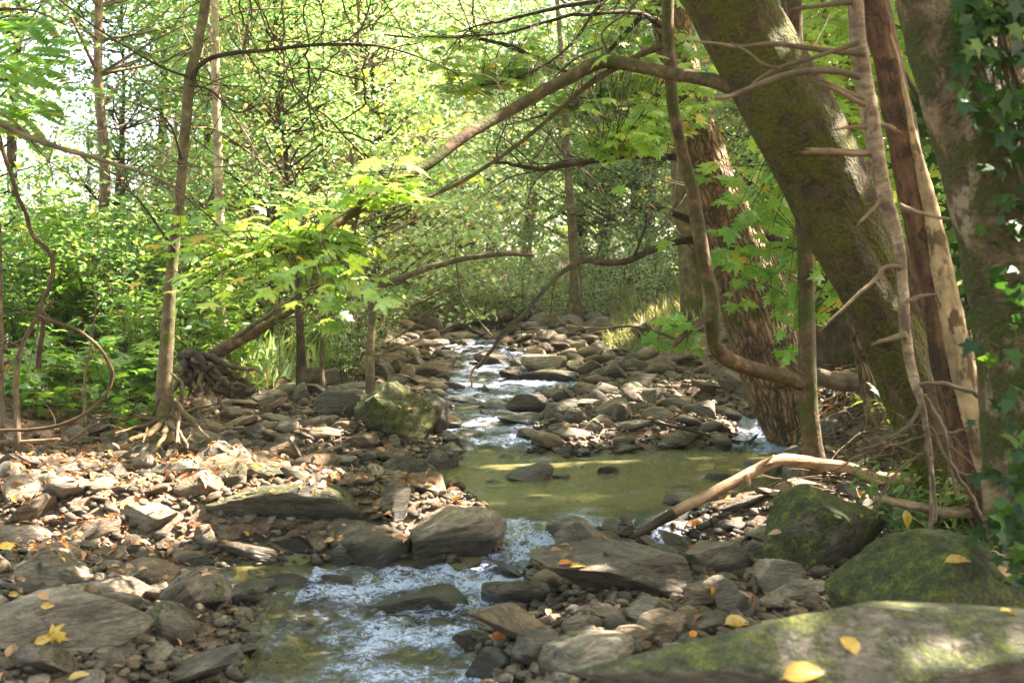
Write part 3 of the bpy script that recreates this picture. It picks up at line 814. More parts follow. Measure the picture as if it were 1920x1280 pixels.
hero(665, 945, 26, 16, "small white sunlit pebble on the long moss streaked slab", dep=.8, moss=0, bri=2.0, brn=.2, seed=473, sub=3, Y=5.9)
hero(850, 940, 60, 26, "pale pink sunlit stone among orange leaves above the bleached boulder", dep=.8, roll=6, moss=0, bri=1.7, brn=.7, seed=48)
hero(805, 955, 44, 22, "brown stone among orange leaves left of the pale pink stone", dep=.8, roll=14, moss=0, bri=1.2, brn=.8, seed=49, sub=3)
hero(900, 962, 30, 22, "small pale stone at the pool's lip beside the bleached boulder", dep=.8, moss=0, bri=1.5, brn=.6, seed=491, sub=3)
hero(282, 1008, 115, 68, "angular grey stone with flat faces on the sunlit gravel bar", dep=.8, moss=.06, bri=1.15, brn=.2, seed=50, cuts=13)
hero(165, 1018, 125, 48, "brown grey ridged stone in front of the angular grey stone", dep=.7, roll=10, moss=.05, bri=.95, brn=.6, seed=51, cuts=12)
hero(42, 1026, 130, 44, "flat grey slab cut by the left edge of the picture", dep=.6, moss=.08, bri=1.0, brn=.1, seed=52, cuts=12)
hero(332, 1040, 84, 38, "dark rounded stone just below the angular grey stone", dep=.8, moss=.1, bri=.75, brn=.3, seed=53)
hero(160, 1045, 55, 34, "dark brown rounded stone behind the peaked olive boulder", dep=.8, moss=.0, bri=.7, brn=.6, seed=54, sub=3)
hero(75, 1050, 70, 26, "brown smooth stone left of the peaked olive boulder", dep=.8, moss=.0, bri=.8, brn=.8, seed=55, sub=3)
hero(100, 1118, 150, 92, "peaked olive brown boulder resting behind the big smooth flat boulder", dep=.8, moss=.3, bri=.95, brn=.4, seed=56, cuts=9, planes=[((.75, 0, .6), .5)])
hero(88, 1238, 400, 140, "big smooth pale grey flat boulder at the lower left with yellow leaves", dep=.6, roll=7, moss=.0, bri=1.35, brn=.05, seed=57, sub=5, cuts=6, lump=.1, rough=.015, strata=.0)
hero(352, 1300, 200, 80, "dark layered slab at the lower edge of the gravel bar", dep=.5, roll=22, moss=.1, bri=.65, brn=.35, seed=58, sub=5, strata=.05)
hero(352, 1168, 102, 52, "olive oblong stone lying diagonally above the rapids", dep=.6, roll=38, moss=.22, bri=1.1, brn=.3, seed=59, cuts=5)
hero(296, 1132, 50, 42, "small knobbly mossy stone left of the olive oblong stone", dep=.9, moss=.3, bri=1.0, brn=.3, seed=60, rough=.06, sub=3)
hero(265, 1208, 62, 26, "smooth grey green oval pebble on the gravel below the flat boulder", dep=.8, moss=.0, bri=1.2, brn=.1, seed=61, sub=3)
hero(228, 1234, 78, 34, "flat grey pebble beside the oval grey green one", dep=.8, moss=.0, bri=1.2, brn=.1, seed=62, sub=3)
hero(455, 1228, 64, 22, "blue grey wet stone at the edge of the rapids", dep=.8, roll=8, moss=0, bri=.9, brn=0, seed=63, sub=3, wet=.2)
hero(385, 1040, 40, 48, "upright pale pebble leaning against the bleached slab", dep=.8, roll=30, moss=0, bri=1.6, brn=.4, seed=64, sub=3)
hero(190, 928, 66, 38, "pale bleached round stone on the upper gravel bar", dep=.8, moss=0, bri=1.5, brn=.4, seed=641, sub=3)
hero(75, 908, 60, 36, "tan blocky stone near the left end of the gravel bar", dep=.8, moss=.05, bri=1.1, brn=.6, seed=642, sub=3)
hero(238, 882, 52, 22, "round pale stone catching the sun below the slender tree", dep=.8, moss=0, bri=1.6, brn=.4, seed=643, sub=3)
# in the water of the rapids
hero(780, 1160, 200, 66, "dark domed rock with water pouring over it in the middle of the rapids", dep=.5, moss=.0, bri=.5, brn=.3, seed=65, wet=.6, sink=.6)
hero(632, 1110, 62, 34, "small dark peaked rock poking out of the rapids", dep=.7, roll=-15, moss=.0, bri=.55, brn=.4, seed=66, wet=.5)
hero(690, 1198, 90, 22, "low dark wet rock just breaking the surface of the rapids", dep=.7, moss=.0, bri=.5, brn=.5, seed=67, wet=.5)
hero(515, 1188, 90, 30, "flat wet brown rock at the left edge of the rapids", dep=.7, moss=.0, bri=.8, brn=.9, seed=68, wet=.16)
hero(960, 1090, 90, 28, "dark wet rock wedged under the nose of the layered slab", dep=.7, roll=-24, moss=.0, bri=.5, brn=.3, seed=69, wet=.5)
# pool
hero(990, 912, 98, 46, "domed brown boulder standing in the green pool", dep=.75, moss=.12, bri=.85, brn=.5, seed=70, planes=[((-.6, 0, .7), .5)])
hero(1052, 906, 34, 20, "small olive stone touching the right side of the domed pool boulder", dep=.8, moss=.1, bri=.8, brn=.4, seed=71, sub=3)
hero(928, 915, 44, 18, "small dark stone left of the domed pool boulder", dep=.8, moss=0, bri=.7, brn=.3, seed=72, sub=3)
hero(1140, 896, 44, 24, "round brown stone alone in the middle of the green pool", dep=.8, moss=.02, bri=.8, brn=.7, seed=73, sub=3)
hero(1184, 893, 24, 11, "blue grey wet stone right of the round brown pool stone", dep=.8, moss=0, bri=1.0, brn=0, seed=74, sub=3)
hero(1273, 926, 54, 17, "dark wet stone capped with orange leaves in the pool", dep=.8, moss=0, bri=.7, brn=.3, seed=75, sub=3)
hero(988, 952, 82, 22, "low pinkish stone glistening near the pool's outlet", dep=.8, moss=0, bri=1.2, brn=.9, seed=76, sub=4)
hero(815, 892, 58, 52, "upright split rock with a pale grooved face at the pool's left corner", dep=.8, moss=.1, bri=.8, brn=.4, seed=77, strata=0, planes=[((.8, -.4, .2), .5), ((-.7, 0, .5), .5)])
hero(848, 886, 26, 44, "dark blade of rock leaning against the upright split rock", dep=.8, roll=-18, moss=.1, bri=.6, brn=.4, seed=78, sub=3)
hero(885, 892, 48, 14, "flat dark stone at the foot of the leaning rock blade", dep=.8, moss=0, bri=.6, brn=.2, seed=79, sub=3)
hero(985, 984, 92, 16, "dark wet ledge under the water at the lip of the cascade", dep=.5, moss=0, bri=.5, brn=.2, seed=80, wet=.5)
hero(1080, 990, 90, 18, "black wet ledge on the right of the cascade lip", dep=.5, moss=0, bri=.45, brn=.2, seed=81, wet=.5)
# mid distance, left
hero(742, 826, 160, 112, "great green mossy boulder on the left bank of the stream", dep=.85, roll=10, moss=.8, bri=.75, brn=.15, seed=82, sub=5, cuts=8, planes=[((-.6, -.1, .8), .6), ((.5, -.6, .5), .6)])
hero(800, 822, 78, 62, "dark sloping slab leaning on the right of the great mossy boulder", dep=.9, roll=30, moss=.3, bri=.65, brn=.4, seed=83)
hero(648, 788, 110, 66, "grey green block behind the great mossy boulder", dep=.8, moss=.35, bri=.8, brn=.15, seed=84, cuts=12)
hero(618, 728, 72, 40, "pale grey faceted rock at the top of the left boulder pile", dep=.8, moss=.08, bri=1.2, brn=.15, seed=85, cuts=13)
hero(565, 756, 36, 40, "upright grey rock at the left end of the boulder pile", dep=.8, roll=10, moss=.1, bri=1.1, brn=.2, seed=86, sub=3)
hero(590, 738, 50, 40, "striped grey rock leaning beside the upright grey rock", dep=.8, roll=30, moss=.1, bri=.9, brn=.2, seed=87, sub=3)
hero(676, 712, 30, 52, "tall brown blade of rock leaning behind the great mossy boulder", dep=.8, roll=-58, moss=.0, bri=1.0, brn=.9, seed=88, sub=3)
hero(712, 712, 56, 40, "dark mossy block right of the brown blade of rock", dep=.8, moss=.4, bri=.6, brn=.3, seed=89)
hero(745, 702, 34, 30, "dark brown block at the right of the upper boulder pile", dep=.8, moss=.2, bri=.7, brn=.6, seed=90, sub=3)
hero(695, 670, 38, 34, "pale upright rock behind the hanging maple leaves", dep=.8, roll=20, moss=.1, bri=1.3, brn=.2, seed=901, sub=3)
hero(480, 826, 52, 32, "blocky grey stone below the root tangle of the leaning tree", dep=.8, moss=.05, bri=1.0, brn=.3, seed=91, sub=3)
hero(372, 812, 80, 30, "mossy brown slab beside the foot of the slender tree", dep=.7, roll=14, moss=.35, bri=.8, brn=.5, seed=92, sub=3)
hero(450, 752, 60, 44, "dark mossy rock under the roots of the leaning tree", dep=.8, roll=15, moss=.4, bri=.6, brn=.4, seed=93)
hero(375, 775, 58, 30, "grey brown rock tucked behind the slender tree's foot", dep=.8, moss=.1, bri=.9, brn=.5, seed=931, sub=3)
hero(608, 828, 82, 28, "smooth tan sunlit stone in front of the grey green block", dep=.7, roll=6, moss=.0, bri=1.35, brn=.6, seed=94, sub=3)
hero(545, 842, 62, 30, "grey rounded stone left of the smooth tan stone", dep=.8, moss=.05, bri=1.0, brn=.3, seed=95, sub=3)
hero(612, 858, 92, 22, "long mossy flat stone pointing at the pool", dep=.6, roll=14, moss=.3, bri=.9, brn=.2, seed=96, sub=3)
hero(602, 880, 58, 26, "brown cube like stone with a dark face", dep=.8, moss=.05, bri=.9, brn=.8, seed=97, sub=3, cuts=13)
hero(650, 878, 40, 26, "pale square stone right of the brown cube like stone", dep=.8, moss=.05, bri=1.15, brn=.3, seed=98, sub=3)
hero(728, 868, 56, 32, "olive brown stone at the backwater's edge", dep=.8, roll=8, moss=.2, bri=.85, brn=.4, seed=99, sub=3)
hero(690, 872, 36, 28, "mossy stone left of the olive brown stone by the backwater", dep=.8, moss=.35, bri=.8, brn=.4, seed=100, sub=3)
hero(765, 884, 44, 30, "pale brown pyramid shaped stone dipping into the backwater", dep=.8, moss=.05, bri=1.1, brn=.6, seed=101, sub=3)
hero(740, 838, 26, 24, "blue grey pointed stone below the great mossy boulder", dep=.8, moss=.0, bri=1.1, brn=0, seed=102, sub=3)
# mid distance, stream
hero(845, 832, 62, 26, "dark humped stone in the riffle right of the dark sloping slab", dep=.7, moss=.15, bri=.7, brn=.3, seed=103, sub=3)
hero(980, 802, 96, 30, "long black slab lying under another slab in midstream", dep=.6, moss=.0, bri=.5, brn=.2, seed=104)
hero(990, 772, 90, 34, "greenish slab stacked on the long black midstream slab", dep=.6, moss=.25, bri=.8, brn=.2, seed=105, Y=9.4)
hero(928, 775, 66, 18, "flat black ledge in the riffle upstream of the stacked slabs", dep=.5, moss=.0, bri=.5, brn=.2, seed=106, sub=3)
hero(868, 762, 80, 20, "flat dark ledge beside the riffle", dep=.5, moss=.1, bri=.6, brn=.3, seed=107, sub=3)
hero(840, 738, 66, 22, "flat pale brown block left of the small flat pool", dep=.6, moss=.05, bri=1.0, brn=.4, seed=108, sub=3)
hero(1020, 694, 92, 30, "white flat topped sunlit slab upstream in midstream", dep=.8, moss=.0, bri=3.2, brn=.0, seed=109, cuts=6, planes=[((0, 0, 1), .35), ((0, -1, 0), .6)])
hero(922, 690, 68, 32, "pale grey sloping rock left of the white flat topped slab", dep=.8, roll=-10, moss=.0, bri=1.5, brn=.05, seed=110)
hero(1020, 722, 160, 30, "long mossy rock scattered with orange leaves below the white slab", dep=.6, moss=.5, bri=.8, brn=.4, seed=111)
hero(1080, 700, 40, 26, "olive boulder at the right end of the white slab", dep=.8, moss=.45, bri=.8, brn=.3, seed=112, sub=3)
hero(1028, 640, 46, 22, "pale rounded boulder far upstream in front of the bushes", dep=.8, moss=.02, bri=1.5, brn=.1, seed=113, sub=3)
hero(965, 716, 60, 24, "brown and green rock in the riffle left of the long mossy rock", dep=.7, moss=.2, bri=.8, brn=.7, seed=114, sub=3)
hero(815, 700, 80, 26, "mossy grey slab on the left edge of the upper riffle", dep=.6, roll=8, moss=.25, bri=1.0, brn=.2, seed=115, sub=3)
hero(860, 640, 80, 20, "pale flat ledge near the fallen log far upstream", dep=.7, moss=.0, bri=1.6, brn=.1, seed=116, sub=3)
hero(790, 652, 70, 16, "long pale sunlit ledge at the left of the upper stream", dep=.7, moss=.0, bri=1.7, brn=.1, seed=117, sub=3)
# mid distance, right rock bar
hero(1340, 742, 90, 30, "mossy dark backed slab on the right rock bar", dep=.7, roll=-10, moss=.3, bri=.8, brn=.3, seed=118, sub=3)
hero(1372, 740, 44, 32, "tilted grey slab near the leaning furrowed trunk", dep=.7, roll=-30, moss=.1, bri=1.1, brn=.2, seed=119, sub=3)
hero(1180, 755, 34, 32, "pale pointed stone in the middle of the rock bar", dep=.8, moss=.05, bri=1.3, brn=.3, seed=120, sub=3)
hero(1200, 728, 62, 28, "olive humped stone at the top of the rock bar", dep=.8, moss=.25, bri=.9, brn=.4, seed=121, sub=3)
hero(1160, 700, 36, 26, "round grey stone by the dry grass at the rock bar's end", dep=.8, moss=.1, bri=1.1, brn=.2, seed=122, sub=3)
hero(1080, 796, 50, 32, "square grey green stone left on the rock bar beside the riffle", dep=.8, moss=.15, bri=1.0, brn=.2, seed=123, sub=3)
hero(1112, 812, 42, 28, "triangular grey stone at the front of the rock bar", dep=.8, moss=.1, bri=1.0, brn=.1, seed=124, sub=3, planes=[((.7, 0, .6), .4), ((-.8, 0, .5), .45)])
hero(1150, 852, 90, 20, "yellow brown ledge where the rock bar meets the pool", dep=.6, roll=8, moss=.1, bri=.8, brn=.8, seed=125, sub=3)
hero(1190, 812, 80, 26, "dark slab bedded in the front of the rock bar", dep=.6, roll=8, moss=.1, bri=.6, brn=.3, seed=126, sub=3)
hero(1362, 776, 50, 22, "tan oval stone near the right end of the rock bar", dep=.7, roll=14, moss=.0, bri=1.2, brn=.7, seed=127, sub=3)
hero(1060, 856, 40, 20, "wet black stone at the left foot of the rock bar", dep=.7, moss=0, bri=.5, brn=.1, seed=128, sub=3)
hero(1092, 858, 32, 18, "wet blue black stone beside the yellow brown ledge", dep=.7, moss=0, bri=.5, brn=.0, seed=129, sub=3)

# ------------------------------------------------------------------ smaller stones, thrown and settled
rng = np.random.RandomState(42)
def region(x, y):
    d = seg_dist(x, y, WPOLY, True) * np.where(inside(x, y, WPOLY), -1, 1)
    return d, inside(x, y, LPOLY), inside(x, y, RPOLY), seg_dist(x, y, LB), seg_dist(x, y, RB)
cand = []
def throw(n, rlo, rhi, power, x0, x1, y0, y1, dens):
    x = rng.uniform(x0, x1, n); y = y0 + (y1 - y0) * rng.uniform(0, 1, n) ** 1.1
    r = rlo * (rhi / rlo) ** (rng.uniform(0, 1, n) ** power)
    d, il, ir, dl, dr = region(x, y)
    p = dens(x, y, d, il, ir, dl, dr, r)
    k = (rng.uniform(0, 1, n) < p) & (abs(x) < .47 * y + .5)
    return np.stack([x, y, r], 1)[k]
def dens(x, y, d, il, ir, dl, dr, r):
    p = np.ones(len(x))
    p = np.where(il, np.where(dl < .3, .3, .03), p)
    p = np.where(ir, np.where(dr < .5, .5, .08), p)
    lower = (y < 5.4); pool = (y >= 5.4) & (y < 8.0); up = y >= 8.0
    p = np.where(d < 0, np.where(lower, .15, np.where(pool, .04, .32)), p)
    p = np.where((d < 0) & (d > -.12), np.maximum(p, .5), p)
    p = np.where((d < 0) & lower & (x > -.85), .02, p)
    return p
big = throw(9000, .035, .17, 1.8, -4.2, 4.2, 2.6, 16.5, dens)
big = big[np.argsort(-big[:, 2])]
acc = [(a, b, r) for a, b, r in PLACED]
keep_ = []
A_ = np.array(acc)
for c in big:
    dd = np.hypot(A_[:, 0] - c[0], A_[:, 1] - c[1])
    if (dd > .66 * (A_[:, 2] + c[2])).all():
        A_ = np.vstack([A_, c]); keep_.append(c)
big = np.array(keep_)
# far upstream bed
far = throw(1000, .10, .30, 1.4, -3.9, 3.6, 15, 22, lambda x, y, d, il, ir, dl, dr, r: np.where(il | ir, .02, np.where(d < 0, .4, .9)))
keep_ = []
for c in far[np.argsort(-far[:, 2])]:
    dd = np.hypot(A_[:, 0] - c[0], A_[:, 1] - c[1])
    if (dd > .66 * (A_[:, 2] + c[2])).all():
        A_ = np.vstack([A_, c]); keep_.append(c)
big = np.vstack([big, np.array(keep_)])
PROTO = []
for k in range(10):
    V, T = rock_shape(500 + k, 4 if k < 6 else 3, [6, 11, 16][k % 3], .94, .16, .035, .03 if k % 2 else 0, None, (1, [.8, .65, .9][k % 3], [.45, .27, .58][(k * 2) % 3]), .42, .86)
    PROTO.append((V, T, mesh_np("cobble", V, T, M_rock, True, {'tc': V * .25})))
big = big[np.argsort(-(big[:, 2] / big[:, 1]))]
N_IND = 150
zz = height(big[:, 0], big[:, 1])
d_, il_, ir_, dl_, dr_ = region(big[:, 0], big[:, 1])
REG = {'l': ("sunlit gravel bar left of the stream", "cobbles on the left gravel bar"),
       'r': ("rock bar between the riffle and the leaning furrowed trunk", "cobbles on the right rock bar"),
       'f': ("stony shore at the lower right beneath the mossy boulders", "cobbles on the lower right shore"),
       'w': ("riffle, washed by the running water", "cobbles in the running water"),
       'u': ("stony stream bed far upstream", "cobbles far upstream")}
def regkey(x, y, d):
    if y > 11.5: return 'u'
    if d < 0: return 'w'
    if y < 8.0: return 'l' if x < .1 else 'f'
    return 'l' if x < -.3 else 'r'
SM_V = []; SM_T = []; SM_W = []; SM_n = 0
LOWP = []
for k in range(10):
    LOWP.append(rock_shape(700 + k, 2, [6, 10, 14][k % 3], .94, .16, .03, 0, None, (1, [.8, .65, .9][k % 3], [.45, .27, .55][(k * 2) % 3]), .5, .86))
def add_small(x, y, z, r, V, T, rg, tilt=.25):
    global SM_n
    R = np.array(Matrix.Rotation(rg.normal(0, tilt), 3, 'X') @ Matrix.Rotation(rg.normal(0, tilt), 3, 'Y') @ Matrix.Rotation(rg.uniform(0, 6.28), 3, 'Z'))
    sc = np.array([1, rg.uniform(.75, 1.1), rg.uniform(.7, 1.35)]) * 2 * r
    W = (V * sc) @ R.T + np.array([x, y, z + .22 * r])
    SM_V.append(W); SM_T.append(T + SM_n); SM_n += len(W)
    SM_W.append(np.full(len(W), zw(y) + (.045 if y > 7.6 or x > -1.1 else .02)))
ncount = {}
for i, (x, y, r) in enumerate(big):
    sx_, sy_ = screen(x, y, zz[i])
    vis = -40 < sx_ < 1960 and sy_ < 1330
    z = zz[i] if d_[i] > 0 else max(zz[i], zw(y) - r * .5)
    hs = rng.uniform(.75, 1.3)
    if len(ncount) and sum(ncount.values()) >= N_IND or not vis:
        V, T, _ = PROTO[6 + rng.randint(4)]
        if r / y < .011: V, T = LOWP[rng.randint(10)]
        add_small(x, y, z, r, V, T, rng)
        continue
    rk = regkey(x, y, d_[i])
    V, T, me = PROTO[rng.randint(10)]
    o = link("cobble", me, None, (x, y, z + .22 * r))
    o.scale = (2 * r, 2 * r * rng.uniform(.75, 1.1), 2 * r * hs)
    o.rotation_euler = (rng.normal(0, .25), rng.normal(0, .25), rng.uniform(0, 6.28))
    wv = d_[i] < 0
    kind = rng.choice(['grey', 'brown', 'mossy'], p=[.5, .3, .2]) if not wv else 'dark'
    o.color = {'grey': (.06, rng.uniform(.8, 1.35), .15), 'brown': (.03, rng.uniform(.8, 1.2), .8), 'mossy': (.4, .8, .3), 'dark': (.02, .6, .3)}[kind] + (float(zw(y)) + (.06 if d_[i] < .35 else .0),)
    adj = {'grey': 'plain grey', 'brown': 'brownish', 'mossy': 'moss tinged', 'dark': 'dark wet'}[kind]
    tag(o, "%s cobble among the %s" % (adj, REG[rk][0]) if rk != 'w' else "dark wet cobble lying in the " + REG[rk][0], "cobble", adj + " " + REG[rk][1])
    ncount[rk] = ncount.get(rk, 0) + 1
# gravel
tiny = throw(46000, .012, .04, 1.5, -4.0, 3.6, 2.6, 11, lambda x, y, d, il, ir, dl, dr, r: dens(x, y, d, il, ir, dl, dr, r) * np.where(d < 0, .5, 1) * np.where(y > 8, .55, 1))
hz = height(tiny[:, 0], tiny[:, 1])
TV = [rock_shape(800 + k, 1, 3, .8, .12, 0, 0, None, (1, .75, .5)) for k in range(6)]
for i, (x, y, r) in enumerate(tiny):
    V, T = TV[rng.randint(6)] if r / y < .0055 else LOWP[rng.randint(10)]
    add_small(x, y, hz[i] + rng.uniform(0, .015), r, V, T, rng, .35)
tag(link("gravel", mesh_np("gravel", np.vstack(SM_V), np.vstack(SM_T), M_stones, True, {'wet': np.concatenate(SM_W)})),
    "grey and brown stones and gravel covering the bars and stream bed", "gravel", kind="stuff")
print("stones", len(big), len(tiny), ncount)
#@@TREES
# ------------------------------------------------------------------ fallen leaves lying on the stones
bpy.context.view_layer.update()
DG = bpy.context.evaluated_depsgraph_get()
def drop(x, y):
    h, l, n, _i, _o, _m = SC.ray_cast(DG, Vector((float(x), float(y), 3.0)), Vector((0, 0, -1)))
    return (np.array(l), np.array(n)) if h else (None, None)
def seen(px, py):
    h, l, n, _i, _o, _m = SC.ray_cast(DG, cam.location, Vector(tuple(ray(px, py))).normalized())
    return (np.array(l), np.array(n)) if h else (None, None)
def fallen(px, py, wpx, label, mat, tpl=OVAL, lift=.006, ang=None, Y=None, curl=.3):
    l, n = seen(px, py)
    if l is None: return
    size = wpx / F * l[1]
    n = n + np.array([0, -curl, .2]) + rng.normal(0, .12, 3)
    d = rng.normal(0, 1, 3) if ang is None else np.array([math.cos(math.radians(ang)), .2, math.sin(math.radians(ang))])
    n = n / np.linalg.norm(n); d = d - (d @ n) * n; d /= np.linalg.norm(d)
    V, T = leafset(tpl, (l + n * (lift + size * .08) - d * size * .5)[None], n[None], [size], rng, d[None])
    o = link("fallen_leaf", mesh_np("fallen_leaf", V - l, T, mat), None, l)
    tag(o, label, "leaf")
fallen(1590, 1210, 66, "pale tan upright leaf in the middle of the huge flat boulder", M_fall, ang=100)
fallen(1512, 1266, 92, "big yellow leaf at the lower edge on the huge flat boulder", M_fall, ang=5)
fallen(1385, 1170, 66, "narrow golden leaf on the left shoulder of the huge flat boulder", M_fall, ang=28)
fallen(1798, 1054, 52, "tan curled leaf on top of the rounded mossy boulder", M_fall, ang=-8)
fallen(1884, 1085, 58, "yellow leaf standing on the right slope of the rounded mossy boulder", M_fall, ang=-60)
fallen(1892, 1152, 40, "small yellow leaf lower down the rounded mossy boulder's right slope", M_fall, ang=-60)
fallen(1064, 1058, 34, "tan leaf, left one on the dark layered slab", M_fallo, ang=10)
fallen(1086, 1064, 34, "pinkish tan leaf, right one on the dark layered slab", M_fall, ang=20)
fallen(937, 1194, 34, "orange leaf on the rust brown wet boulder", M_fallo, ang=-20)
fallen(1331, 1110, 24, "round pale leaf on the knobbly brown stone", M_fall)
fallen(1618, 930, 26, "small orange leaf on top of the pointed mossy boulder", M_fallo, ang=0)
fallen(90, 1135, 26, "small yellow leaf alone on the big smooth flat boulder", M_fall, ang=0)
fallen(112, 1192, 40, "large yellow leaf under the nose of the big smooth flat boulder", M_fall, ang=-30, tpl=MAPLE)
fallen(84, 1198, 36, "yellow orange leaf left of the large yellow leaf on the gravel", M_fall, ang=20)
fallen(22, 1114, 22, "cream coloured leaf at the left edge on the big smooth flat boulder", M_fall)
fallen(152, 1270, 44, "yellow leaf on the gravel at the lower left edge", M_fall, ang=10)
fallen(18, 1028, 40, "golden leaf on the flat grey slab at the left edge", M_fall, ang=0)
fallen(210, 850, 18, "tiny yellow leaf on the soil below the green seedlings", M_fall)
fallen(28, 935, 22, "small golden leaf on the tan stones at the left edge", M_fall)
fallen(120, 966, 20, "orange yellow leaf behind the brown grey ridged stone", M_fallo)
fallen(1300, 1190, 30, "brown pink leaf stuck upright beside the olive round stone", M_fallo, ang=80)
fallen(150, 905, 18, "small orange leaf beside the pale bleached round stone", M_fallo)
fallen(770, 768, 14, "tiny orange leaf on the great mossy boulder", M_fallo)
l_ = at(1697, 972, 4.0); V, T = leafset(OVAL, np.array([[0, 0, .03]]), np.array([[.1, -1, .3]]), [.066], rng, np.array([[.1, 0, -1.0]]))
tag(link("hanging_leaf", mesh_np("hanging_leaf", V, T, M_fall), None, l_), "yellow leaf hanging on a twig right of the pointed mossy boulder", "leaf")
# litter: on the stones (sparse) and thick on the soil of the banks
pos = []; nr = []
for cx_, cy_, sx_, sy_, n_ in [(-1.9, 6.3, 1.5, .9, 3200), (-.55, 5.85, .3, .12, 60), (-2.3, 5.4, .8, .4, 260), (.35, 11.5, .6, .8, 50), (1.6, 9, .5, .8, 90), (1.3, 5.4, .5, .5, 110), (1.05, 6.22, .06, .04, 14), (-1.6, 4.3, .3, .5, 60), (.9, 4.3, .4, .5, 50), (-.2, 9, 1.2, 1.2, 60)]:
    for k in range(n_):
        x = cx_ + rng.normal() * sx_; y = cy_ + rng.normal() * sy_
        d0 = region(np.array([x]), np.array([y]))[0][0]
        if d0 < .02 and n_ != 14: continue
        l, n = drop(x, y)
        if l is None: continue
        pos.append(l + np.array([0, 0, .006])); nr.append(n)
pos = np.array(pos); nr = np.array(nr) + rng.normal(0, .35, (len(pos), 3))
V1, T1 = leafset(OVAL, pos, nr, rng.uniform(.025, .06, len(pos)), rng)
n_ = 26000
x = rng.uniform(-7, 6, n_); y = 3 + 17 * rng.uniform(0, 1, n_) ** 1.4
d0, il, ir, dl, dr = region(x, y)
k = ((il & (rng.uniform(0, 1, n_) < sstep(-.1, .4, dl))) | (ir & (rng.uniform(0, 1, n_) < sstep(-.1, .6, dr)))) & (abs(x) < .5 * y + .3)
x = x[k]; y = y[k]
q = np.stack([x, y, height(x, y) + rng.uniform(0, .03, len(x))], 1)
V2, T2 = leafset(SMALL, q, np.array([0, 0, 1]) + rng.normal(0, .4, q.shape), rng.uniform(.05, .11, len(q)), rng)
tag(link("leaf_litter", mesh_np("leaf_litter", np.vstack([V1, V2]), np.vstack([T1, T2 + len(V1)]), M_litter)),
    "dry brown and rust coloured leaves littering the banks and stones", "leaf litter", kind="stuff")

# ------------------------------------------------------------------ trees
for px, py, r in [(430, 905, .3), (380, 870, .2), (520, 905, .2), (100, 870, .25), (180, 960, .16), (560, 880, .1), (330, 935, .22), (250, 900, .2), (130, 915, .2), (40, 890, .2), (480, 860, .14), (490, 1035, .12), (840, 940, .13),
                  (60, 960, .12), (190, 1000, .08), (330, 1170, .07), (1010, 938, .06), (1500, 945, .16), (1640, 905, .09), (1420, 940, .1), (300, 1130, .09), (700, 880, .1), (600, 815, .12),
                  (60, 1040, .1), (1020, 675, .45), (1000, 690, .4), (880, 660, .5), (800, 650, .4), (940, 690, .25), (900, 800, .12), (1160, 750, .25), (1260, 735, .2), (1350, 785, .1), (1100, 820, .12), (950, 720, .3), (1100, 650, .5), (150, 1240, .06), (540, 1180, .1), (820, 1180, .05), (640, 1240, .05), (1240, 1160, .07), (1490, 1110, .08), (1120, 1230, .08)]:
    LIT.append((ground(px, py), r * 1.5))
LIT.append((np.array([-.20, 5.6, .4]), .24))
for q in [(1440, 90, 4.85, .13), (1590, 330, 4.85, .14), (1500, 300, 4.8, .08), (1660, 560, 4.8, .1), (1830, 300, 3.45, .11), (1862, 560, 3.45, .14), (1800, 120, 3.45, .08), (1380, 500, 8.0, .2), (1350, 330, 8.0, .15), (1515, 800, 5.95, .1), (1320, 500, 5.65, .1), (320, 560, 7, .15)]:
    LIT.append((at(q[0], q[1], q[2]), q[3]))
LIT.append((at(560, 500, 4.8), .34)); LIT.append((at(480, 430, 5.0), .2))
LIT.append((np.array(at(1640, 215, 4.2)), .10)); LIT.append((np.array(at(1690, 330, 4.55)), .12)); LIT.append((np.array(at(1850, 860, 4.5)), .12))
LIT.append((np.array(at(1390, 400, 8.0)), .16)); LIT.append((np.array(at(1720, 880, 5.3)), .14)); LIT.append((np.array(at(1450, 880, 5.5)), .16)); LIT.append((np.array(at(1580, 880, 5.6)), .14))
LIT.append((np.array(at(1340, 930, 5.55)), .14)); LIT.append((np.array(at(640, 640, 4.6)), .16)); LIT.append((np.array(at(770, 375, 4.6)), .12)); LIT.append((np.array(at(1000, 700, 5.5)), .1))
LIT.append((np.array(at(1540, 860, 6.0)), .09)); LIT.append((np.array(at(410, 350, 13)), .6)); LIT.append((np.array(at(1180, 100, 5.6)), .16))

def crown_unique(parent, mat, center, rad, n_cl, n_per, size, seed, blob=(.55, .55, .16), tpl=SMALL, limbs_from=None, bark=None, name="crown", tilt=.45, zmin=None):
    r = np.random.RandomState(seed)
    u = r.normal(0, 1, (n_cl, 3)); u /= np.linalg.norm(u, axis=1)[:, None]
    cc = np.array(center) + u * (r.uniform(.15, 1, (n_cl, 1)) ** .5) * np.array(rad)
    if limbs_from is not None:
        b = Bag()
        for k in range(0, n_cl, 4):
            a = np.array(limbs_from); e = cc[k]; m = a * .5 + e * .5 + r.normal(0, .3, 3) + np.array([0, 0, .1])
            D = crom(np.column_stack([np.array([a, m, e]), [.03, .016, .004]]), 12)
            if lit_filter(D[:, :3], 0).sum() < 11: continue
            b.tube(D[:, :3], D[:, 3], 5, cap=False)
        if b.V: b.out("limb", bark or B_dark, parent)
    P = np.repeat(cc, n_per, 0) + r.normal(0, 1, (n_cl * n_per, 3)) * np.array(blob)
    if zmin is not None: P = P[P[:, 2] > zmin(P)]
    P = P[lit_filter(P, .03)]
    N = np.array([0, 0, 1.0]) + r.normal(0, tilt, P.shape)
    V, T = leafset(tpl, P, N, r.uniform(.75, 1.25, len(P)) * size, r)
    return part(name, V, T, mat, parent)
